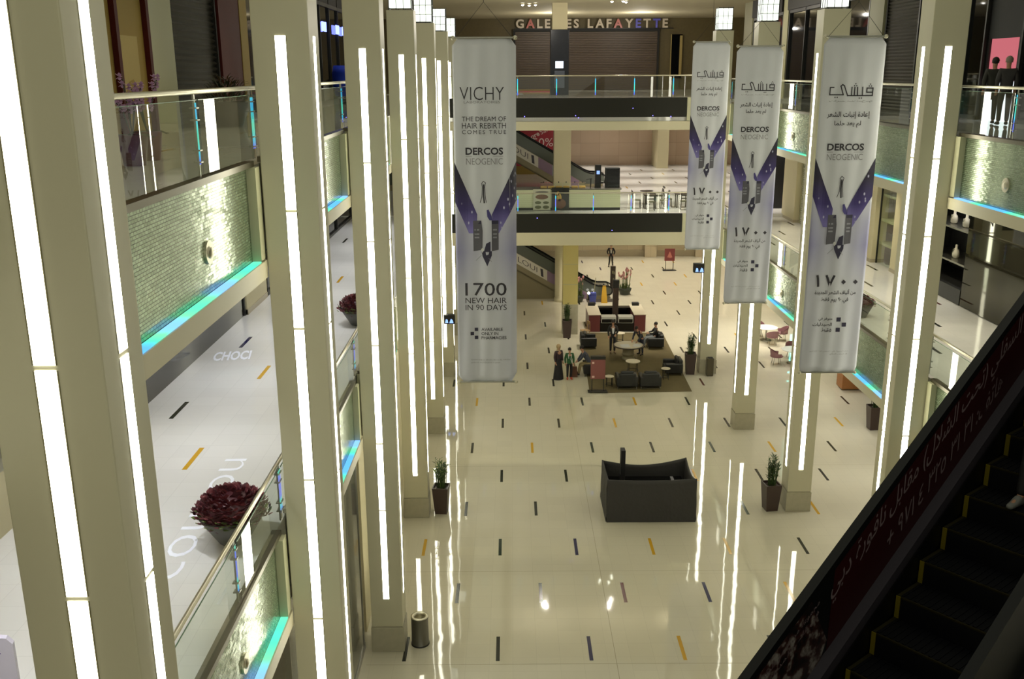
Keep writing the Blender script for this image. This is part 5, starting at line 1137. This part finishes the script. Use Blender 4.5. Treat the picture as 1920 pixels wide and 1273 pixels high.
t = thing('grinder_box', 'square black cabinet on the bridge cafe worktop', 'cabinet', (5.4, 51.8, zb + 1.14)); MB().bbox(-.38, .38, -.22, .22, 0, 1.05, .02).build('cabinet_body', M_BLACKM, t); MB().box(-.33, .33, -.235, -.22, .06, .98).build('cabinet_door', M_BLACK, t)
t = thing('beer_tap', 'thin dark tap pillar between the pastry cases and the coffee machine', 'tap', (4.25, 51.7, zb + 1.14)); m = MB(); m.tube([(0, 0, 0), (0, 0, .5)], .03, 8); m.tube([(-.25, 0, .42), (.05, 0, .48)], .025, 8); m.build('tap_pillar', M_DARK, t)
M_CHW = mat('chair_dark_wood', srgb(52, 44, 34), .45)
def cafe_chair():
    t = thing('cafe_chair', '', 'chair'); MB().bbox(-.2, .2, -.2, .2, .43, .48, .015).build('seat', mat('seat_olive', srgb(86, 84, 62), .6), t); m = MB()
    for x in (-.18, .18): m.tube([(x, -.18, .45), (x, -.22, .75), (x, -.28, .98)], .018, 6)
    for z, y in ((.62, -.2), (.78, -.225), (.94, -.265)): m.box(-.18, .18, y - .01, y + .01, z - .03, z + .03)
    m.build('backrest', M_CHW, t)
    for sx in (-.17, .17):
        for sy in (-.17, .17): m = MB(); m.tube([(sx, sy, .44), (sx * 1.15, sy * 1.15, 0)], .018, 6); m.build('leg', M_CHW, t)
    return t
def cafe_table2():
    t = thing('bistro_table', '', 'table'); MB().bbox(-.34, .34, -.34, .34, .71, .75, .01).build('table_top', M_TWOOD, t)
    for sx in (-.28, .28):
        for sy in (-.28, .28): MB().box(sx - .025, sx + .025, sy - .025, sy + .025, 0, .71).build('leg', M_CHW, t)
    return t
bt = cafe_table2(); bt.location = (7.45, 51.9, zb); tag(bt, 'dark square bistro table on the lower bridge, nearer the cafe counter', None, 'bistro tables on the bridge'); dup(bt, (9.2, 52.2, zb), 0, 'dark square bistro table on the lower bridge, beside the smallest banner', 'bistro tables on the bridge')
t2 = thing('bistro_table', 'small round-topped bistro table behind the nearer square one, lower bridge', 'table', (7.5, 53.6, zb)); m = MB(); m.lathe([(.36, .72), (.36, .75)], n=24); m.build('table_top', M_TWOOD, t2); m = MB(); m.lathe([(.22, 0), (.22, .03), (.03, .05), (.03, .72)], n=14); m.build('pedestal', M_DARK, t2)
cc = cafe_chair(); lst = [((6.75, 51.9), -90, 'dark wooden cafe chair left of the nearer bistro table'), ((8.2, 51.8), 90, 'dark wooden cafe chair right of the nearer bistro table'), ((7.4, 51.15), 0, 'dark wooden cafe chair tucked on the near side of the nearer bistro table'), ((8.5, 52.4), -90, 'dark wooden cafe chair left of the bistro table by the smallest banner'), ((9.2, 51.4), 0, 'dark wooden cafe chair on the near side of the bistro table by the smallest banner'), ((8.2, 53.7), 90, 'dark wooden cafe chair beside the round-topped bistro table')]
for i, (p, a, l) in enumerate(lst):
    if i == 0: cc.location = (*p, zb); cc.rotation_euler = (0, 0, R(a)); tag(cc, l, None, 'wooden cafe chairs on the bridge')
    else: dup(cc, (*p, zb), R(a), l, 'wooden cafe chairs on the bridge')
# small screens on the left columns
M_SCREENB = emis('screen_blue', (.25, .42, 1, 1), 1.3)
for l, p in (('small black screen with a blue picture mounted on the sixth left column', (-2.98, 45.05, 2.75)), ('small black screen with a blue picture mounted beyond the sixth left column', (-2.75, 52.9, 4.05)), ('small black screen on the farthest right column, just under the smallest banner', (9.05, 45.75, 5.05))):
    t = thing('wall_screen', l, 'screen', p); MB().bbox(-.27, .27, -.16, .12, 0, .44, .01).build('screen_housing', M_BLACKM, t); m = MB(); m.poly([(-.20, .05), (-.05, .05), (-.08, .22), (-.16, .24)]); m.poly([(.0, .04), (.2, .04), (.16, .2), (.08, .26)]); m.map(lambda x, y, z: (x, -.165, z)); m.build('screen_picture', M_SCREENB, t); MB().box(-.05, .05, .12, .32, .15, .25).build('wall_bracket', M_DARK, t)
t = thing('light_column', 'light column past the sixth left column, almost hidden by the English banner', 'column', (LX, CY + SP * 6, 0)); bpy.data.objects.remove(t)
dup(col0, (LX, CY + SP * 6, 0), 0, 'light column past the sixth on the left, almost hidden by the English banner')
# lettered light on the left walkway floor, built as white shapes; the lilac board
M_FLW = mat('painted_light_white', srgb(244, 246, 255), .4)
def light_text(label, s, x, y, w, h, rot, bold, sp=1.0):
    t = thing('painted_light_letters', label, 'lettering', (x, y, ZL[1] + .003), rot); m = MB(); put_text(m, s, 0, h / 2, w, h, bold=bold, spacing=sp); m.map(lambda x, y, z: (x, z, 0)); m.build('letters', M_FLW, t)
light_text('small letters of light, painted white, on the left middle-level floor near the black shop front', 'CHOCI', -7.33, 24.35, .95, .85, R(10), .035)
light_text('large script letters of light, painted pale, on the left middle-level floor beside the planter bowl', 'coucou', -5.22, 15.0, 4.6, .42, R(92), -.012)
t = thing('info_board', 'pale lilac board with a purple outline at the bottom-left corner', 'sign', (-6.28, 9.75, ZL[1]), R(14)); m = MB(); m.prism([(-.5, .0), (.5, 0), (.5, .80), (.44, .88), (.36, .90), (-.5, .90)], 'y', -.04, .04); m.build('board_panel', mat('board_lilac', srgb(206, 200, 216), .3), t)
m = MB(); m.stroke([(-.36, .20), (-.42, .45), (-.3, .70), (0, .78), (.28, .76), (.34, .70), (.2, .5), (.0, .3), (.1, .1)], .035); m.map(lambda x, y, z: (x, -.043, z)); m.build('board_print', mat('print_purple', srgb(84, 66, 132), .5), t)

# ================================================================== people
M_SKIN = mat('skin', srgb(178, 132, 104), .55); M_HAIRD = mat('hair_dark', srgb(34, 27, 22), .6)
def skin_mesh(chains, M=None):
    """chains: list of [(point, radius), ...]; chains join where points coincide. Grown with the Skin modifier."""
    vs = []; rs = []; es = []; idx = {}
    for ch in chains:
        prev = None
        for p, rad in ch:
            k = tuple(round(c, 4) for c in p)
            if k not in idx: idx[k] = len(vs); vs.append(p); rs.append(rad)
            if prev is not None and prev != idx[k]: es.append((prev, idx[k]))
            prev = idx[k]
    me = bpy.data.meshes.new('skeleton'); me.from_pydata(vs, es, []); o = bpy.data.objects.new('skeleton', me); COL.objects.link(o)
    o.modifiers.new('skin', 'SKIN'); s = o.modifiers.new('sub', 'SUBSURF'); s.levels = 2; s.render_levels = 2
    for i, d in enumerate(me.skin_vertices[0].data):
        rr = rs[i]; d.radius = rr if isinstance(rr, tuple) else (rr, rr); d.use_root = (i == 0)
    r = bpy.data.meshes.new_from_object(o.evaluated_get(bpy.context.evaluated_depsgraph_get())); bpy.data.objects.remove(o); bpy.data.meshes.remove(me)
    return r
STAND = dict(pel=(0, 0, .93), wst=(0, 0, 1.07), chs=(0, .0, 1.28), nck=(0, 0, 1.46), hd0=(0, .015, 1.54), hd1=(0, .02, 1.64),
             shL=(-.18, 0, 1.40), elL=(-.23, -.02, 1.13), wrL=(-.22, .06, .89), shR=(.18, 0, 1.40), elR=(.23, -.02, 1.13), wrR=(.22, .06, .89),
             hpL=(-.09, 0, .90), knL=(-.10, .02, .50), anL=(-.10, -.02, .09), toL=(-.12, .16, .04), hpR=(.09, 0, .90), knR=(.10, .02, .50), anR=(.10, -.02, .09), toR=(.12, .16, .04))
def person(label, loc, rz, pose=None, top=None, bottom=None, shoe=None, hair=None, skirt=None, scarf=None, shirt=None, scale=1.0, bulk=1.0, extra=None, coat=0):
    J = {k: Vector(v) for k, v in {**STAND, **(pose or {})}.items()}
    t = thing('person', label, 'person', loc, rz); t.scale = (scale,) * 3
    ch = [[(J['pel'], (.13, .10)), (J['wst'], (.125, .095)), (J['chs'], (.15, .11)), (J['nck'], .052), (J['hd0'], (.062, .07)), (J['hd1'], (.075, .092)), (J['hd1'] + (J['hd1'] - J['nck']).normalized() * .085, (.05, .06))]]
    for s in 'LR':
        ch.append([(J['chs'], (.15, .11)), (J['sh' + s], .062), (J['el' + s], .043), (J['wr' + s], .029)])
        d = (J['wr' + s] - J['el' + s]).normalized(); side = d.cross(Vector((0, 0, 1)) if abs(d.z) < .9 else Vector((0, 1, 0))).normalized(); nrm = side.cross(d).normalized()
        palm = J['wr' + s] + d * .055; ch.append([(J['wr' + s], .029), (palm, (.030, .016))])
        for k, (o, l) in enumerate(((-.024, .060), (-.008, .072), (.008, .066), (.024, .052))):
            b = palm + side * o + d * .02; ch.append([(palm, (.030, .016)), (b, .010), (b + d * l * .55 + nrm * .008, .009), (b + d * l + nrm * .026, .007)])
        th = J['wr' + s] + d * .025 + side * .03; ch.append([(J['wr' + s], .029), (th, .011), (th + d * .035 + side * .012, .010), (th + d * .06 + nrm * .01, .008)])
        ch.append([(J['pel'], (.13, .10)), (J['hp' + s], .082), (J['kn' + s], .056), (J['an' + s], .038), (J['to' + s], .03)])
    m = MB(); me = skin_mesh(ch); m.mesh(me, smooth=True); bpy.data.meshes.remove(me)
    up = (J['hd1'] - J['nck']).normalized(); sd = (J['shR'] - J['shL']).normalized(); fw = up.cross(sd).normalized()
    if fw.dot(Vector((0, 1, 0))) < 0 and pose is None: fw = -fw
    c = J['hd1']; m.sphere(c + fw * .098 - up * .015, .017, 0, 2)
    for s in (-1, 1): m.sphere(c + sd * .083 * s - up * .01, .022, 0, 1, (.5, 1, 1.3))
    body = m.build('body', M_SKIN, t)
    m = MB()
    for s in (-1, 1): m.sphere(c + fw * .087 + sd * .032 * s + up * .012, .011, 0, 1)
    m.sphere(c + fw * .088 - up * .055, .014, 0, 1, (1.6, .6, .5)); m.build('eyes_and_mouth', M_HAIRD, t)
    def grown(name, chains, mt):
        me = skin_mesh(chains); m = MB(); m.mesh(me, smooth=True); bpy.data.meshes.remove(me); return m.build(name, mt, t)
    if top:
        k = bulk; cc = [[(J['pel'] + (J['pel'] - J['wst']) * (.6 + coat), (.155 * k, .12 * k)), (J['pel'], (.155 * k, .12 * k)), (J['wst'], (.145 * k, .115 * k)), (J['chs'], (.17 * k, .13 * k)), (J['nck'] + (J['chs'] - J['nck']) * .12, .07)]]
        for s in 'LR': cc.append([(J['chs'], (.17 * k, .13 * k)), (J['sh' + s], .078 * k), (J['el' + s], .058 * k), (J['wr' + s] + (J['el' + s] - J['wr' + s]) * .06, .045)])
        grown('jacket' if not skirt else 'blouse', cc, top)
    if bottom:
        cc = [[(J['wst'] + (J['pel'] - J['wst']) * .5, (.142, .112)), (J['pel'], (.145, .115))]]
        for s in 'LR': cc.append([(J['pel'], (.145, .115)), (J['hp' + s], .098), (J['kn' + s], .072), (J['an' + s], .056)])
        grown('trousers', cc, bottom)
    if skirt:
        m = MB(); prof = [(.27, .01), (.25, .25), (.215, .5), (.185, .75), (.175, .93), (.16, 1.05)]; m.lathe(prof, n=28); m.map(lambda x, y, z: (x * (1 + .04 * math.sin(7 * math.atan2(y, x))), y * .85, z)); m.build('long_skirt', skirt, t)
    if shoe:
        for s in 'LR':
            a = J['an' + s]; b = J['to' + s]; d = (b - a); d.z = 0; d.normalize(); g = min(a.z, b.z) - .03
            me = skin_mesh([[(a - d * .05 + Vector((0, 0, -.035)), (.042, .045)), (a + d * .06 + Vector((0, 0, -.04)), (.045, .042)), (b + Vector((0, 0, .0)), (.046, .032)), (b + d * .05, (.034, .026))], [(a + Vector((0, 0, .015)), .052), (a + d * .06 + Vector((0, 0, -.04)), (.045, .042))]]); m = MB(); m.mesh(me, smooth=True); bpy.data.meshes.remove(me); m.build('shoe', shoe, t)
    if hair:
        m = MB(); m.sphere(c + up * .035 - fw * .022, .105, 0, 2, (.92, 1.0, .98)); m.map(lambda x, y, z: (x, y, z)); m.build('hair', hair, t)
    if scarf:
        m = MB(); m.sphere(c + up * .02 - fw * .03, .118, 0, 2, (1, 1, 1.1)); me = skin_mesh([[(c - fw * .03, (.10, .10)), (J['nck'] - fw * .02, (.085, .08)), (J['nck'].lerp(J['chs'], .45), (.12, .10))]]); m.mesh(me, smooth=True); bpy.data.meshes.remove(me); m.build('headscarf', scarf, t)
    if shirt:
        m = MB(); f = fw if pose is None else fw; p = J['chs'] + fw * .128 * bulk; m.add([J['nck'] - up * .02 + sd * .05 + fw * .07, J['nck'] - up * .02 - sd * .05 + fw * .07, p - sd * .06, J['wst'] - sd * .035 + fw * .122 * bulk, J['wst'] + sd * .035 + fw * .122 * bulk, p + sd * .06], [(0, 1, 2, 5), (5, 2, 3, 4)], 0); m.add([v + (-fw * .02).to_3d() if isinstance(v, Vector) else Vector(v) - fw * .02 for v in m.v[:6]], [(5, 2, 1, 0), (4, 3, 2, 5)]); m.build('shirt_front', shirt, t)
    if extra: extra(t, J)
    return t
C = lambda n, r, g, b: mat(n, srgb(r, g, b), .7)
person('woman in a plum top, beige headscarf and long black skirt, left of the lounge', (2.27, 44.75, 0), R(215), None, C('plum_cloth', 56, 40, 46), None, C('black_shoe', 24, 22, 22), None, C('black_cloth', 24, 23, 26), C('beige_scarf', 176, 152, 116), scale=.99)
def backpack(t, J):
    m = MB(); m.stroke([(-.09, 1.42), (-.06, 1.15), (-.1, .98)], .035); m.stroke([(.09, 1.42), (.06, 1.2)], .03); m.map(lambda x, y, z: (x, .135, z)); m.build('scarf_end', M_WHITEF, t)
person('child in a green jacket, dark trousers and orange-red shoes, beside the woman in black', (2.80, 44.75, 0), R(185), None, C('green_cloth', 36, 84, 46), C('black_cloth', 24, 23, 26), C('orange_shoe', 206, 78, 52), M_HAIRD, scale=.90, bulk=1.05, extra=backpack)
SIT = dict(pel=(0, -.1, .55), wst=(0, -.04, .70), chs=(0, .04, .90), nck=(0, .10, 1.08), hd0=(0, .13, 1.15), hd1=(0, .16, 1.25), shL=(-.18, .07, 1.02), elL=(-.22, .22, .80), wrL=(-.1, .44, .72), shR=(.18, .07, 1.02), elR=(.22, .22, .80), wrR=(.1, .44, .72),
           hpL=(-.1, -.06, .53), knL=(-.13, .38, .50), anL=(-.12, .46, .09), toL=(-.13, .64, .04), hpR=(.1, -.06, .53), knR=(.13, .38, .50), anR=(.12, .46, .09), toR=(.13, .64, .04))
SITL = {**SIT, 'wst': (0, .02, .71), 'chs': (0, .16, .92), 'nck': (0, .28, 1.10), 'hd0': (0, .31, 1.18), 'hd1': (0, .34, 1.28), 'shL': (-.18, .22, 1.06), 'shR': (.18, .22, 1.06), 'elL': (-.22, .38, .82), 'elR': (.22, .38, .82), 'wrL': (-.1, .52, .66), 'wrR': (.1, .52, .66)}
person('man in grey-blue jacket and tan trousers sitting leaning forward beside the maroon menu stand', (3.78, 45.4, .025), R(90), SITL, C('slate_jacket', 66, 70, 82), C('tan_trousers', 138, 124, 84), C('black_shoe', 24, 22, 22), M_HAIRD, shirt=None, scale=1.05)
t = thing('shopping_bag', 'brown shopping bag standing at the feet of the leaning man', 'bag', (3.02, 45.1, 0)); m = MB(); m.prism([(-.2, 0), (.2, 0), (.17, .52), (-.17, .52)], 'y', -.09, .09); m.build('bag_body', C('brown_bag', 98, 64, 46), t); m = MB(); m.tube([(-.08, 0, .52), (-.06, 0, .64), (.06, 0, .64), (.08, 0, .52)], .008, 6); m.build('bag_handle', M_DARK, t)
person('waiter in black standing at the large round table, left side', (5.35, 49.2, .02), R(180), {**STAND, 'elL': (-.24, .06, 1.14), 'wrL': (-.12, .22, 1.02)}, C('waiter_black', 30, 28, 28), C('black_cloth', 24, 23, 26), C('tan_shoe', 96, 76, 56), M_HAIRD, shirt=M_WHITEF, scale=1.02)
BEND = {**STAND, 'wst': (0, .06, 1.05), 'chs': (0, .20, 1.22), 'nck': (0, .33, 1.36), 'hd0': (0, .38, 1.42), 'hd1': (0, .43, 1.50), 'shL': (-.18, .26, 1.32), 'shR': (.18, .26, 1.32), 'elL': (-.23, .36, 1.06), 'elR': (.23, .36, 1.06), 'wrL': (-.16, .52, .86), 'wrR': (.16, .52, .86), 'anR': (.16, -.12, .09), 'toR': (.18, .05, .04)}
person('person in a dark navy coat bending over the large round table', (6.80, 48.80, .02), R(134), BEND, C('navy_coat', 36, 40, 50), C('navy_trousers', 40, 42, 56), C('black_shoe', 24, 22, 22), M_HAIRD, scale=1.0, coat=1.2)
LOUNGE = {**SIT, 'wst': (0, -.12, .70), 'chs': (0, -.17, .90), 'nck': (0, -.17, 1.08), 'hd0': (0, -.15, 1.16), 'hd1': (0, -.14, 1.26), 'shL': (-.18, -.17, 1.02), 'shR': (.18, -.17, 1.02), 'elL': (-.25, .0, .80), 'elR': (.25, 0, .80), 'wrL': (-.14, .22, .78), 'wrR': (.14, .22, .78)}
person('person in black with pale blue trousers sitting in the back right armchair', (7.62, 50.3, .025), R(90), LOUNGE, C('waiter_black', 30, 28, 28), C('pale_jeans', 120, 124, 126), C('black_shoe', 24, 22, 22), M_HAIRD)
person('man in a black suit and white shirt standing far back on the ground floor', (7.62, 72.7, 0), R(176), {**STAND, 'elL': (-.29, -.03, 1.14), 'wrL': (-.20, .10, .95), 'elR': (.29, -.03, 1.14), 'wrR': (.2, .10, .95), 'anL': (-.15, -.02, .09), 'toL': (-.19, .16, .04), 'anR': (.15, -.02, .09), 'toR': (.19, .16, .04)}, C('suit_black', 28, 27, 28), C('suit_black', 28, 27, 28), C('black_shoe', 24, 22, 22), M_HAIRD, shirt=M_WHITEF, scale=1.0)
person('person in a long dark coat seen from behind at the pink display, left of two', (13.42, 27.75, ZR[2]), R(-12), None, C('coat_olive', 44, 44, 38), C('suit_black', 28, 27, 28), C('black_shoe', 24, 22, 22), M_HAIRD, bulk=1.15, coat=1.6, scale=1.02)
person('person in a dark grey jacket seen from behind at the pink display, right of two', (13.45, 27.05, ZR[2]), R(-15), None, C('jacket_grey', 58, 56, 56), C('suit_black', 28, 27, 28), C('black_shoe', 24, 22, 22), C('hair_grey', 150, 136, 122), bulk=1.12, scale=1.03)
A_ = Vector((5.49, 10.1, 12.11)); hd_ = Vector((.667, .551, 0)).normalized(); n_ = Vector((hd_.y, -hd_.x, 0))
p_ = A_ + hd_ * -.86 + n_ * .76; p_.z = 12.11 + (-1.207 + .2) * .502 / math.hypot(.667, .551) - 1.37 + .012
person('person riding the dark escalator, only one grey sneaker showing at the right edge', p_, R(129.6), {**STAND, 'knR': (.10, .10, .50), 'anR': (.10, .17, .09), 'toR': (.11, .36, .04), 'knL': (-.1, .03, .50), 'elL': (-.22, -.06, 1.13), 'wrL': (-.2, -.02, .89), 'elR': (.22, -.06, 1.13), 'wrR': (.2, -.02, .89)}, C('jacket_grey', 58, 56, 56), C('suit_black', 28, 27, 28), C('sneaker_grey', 120, 120, 116), M_HAIRD)
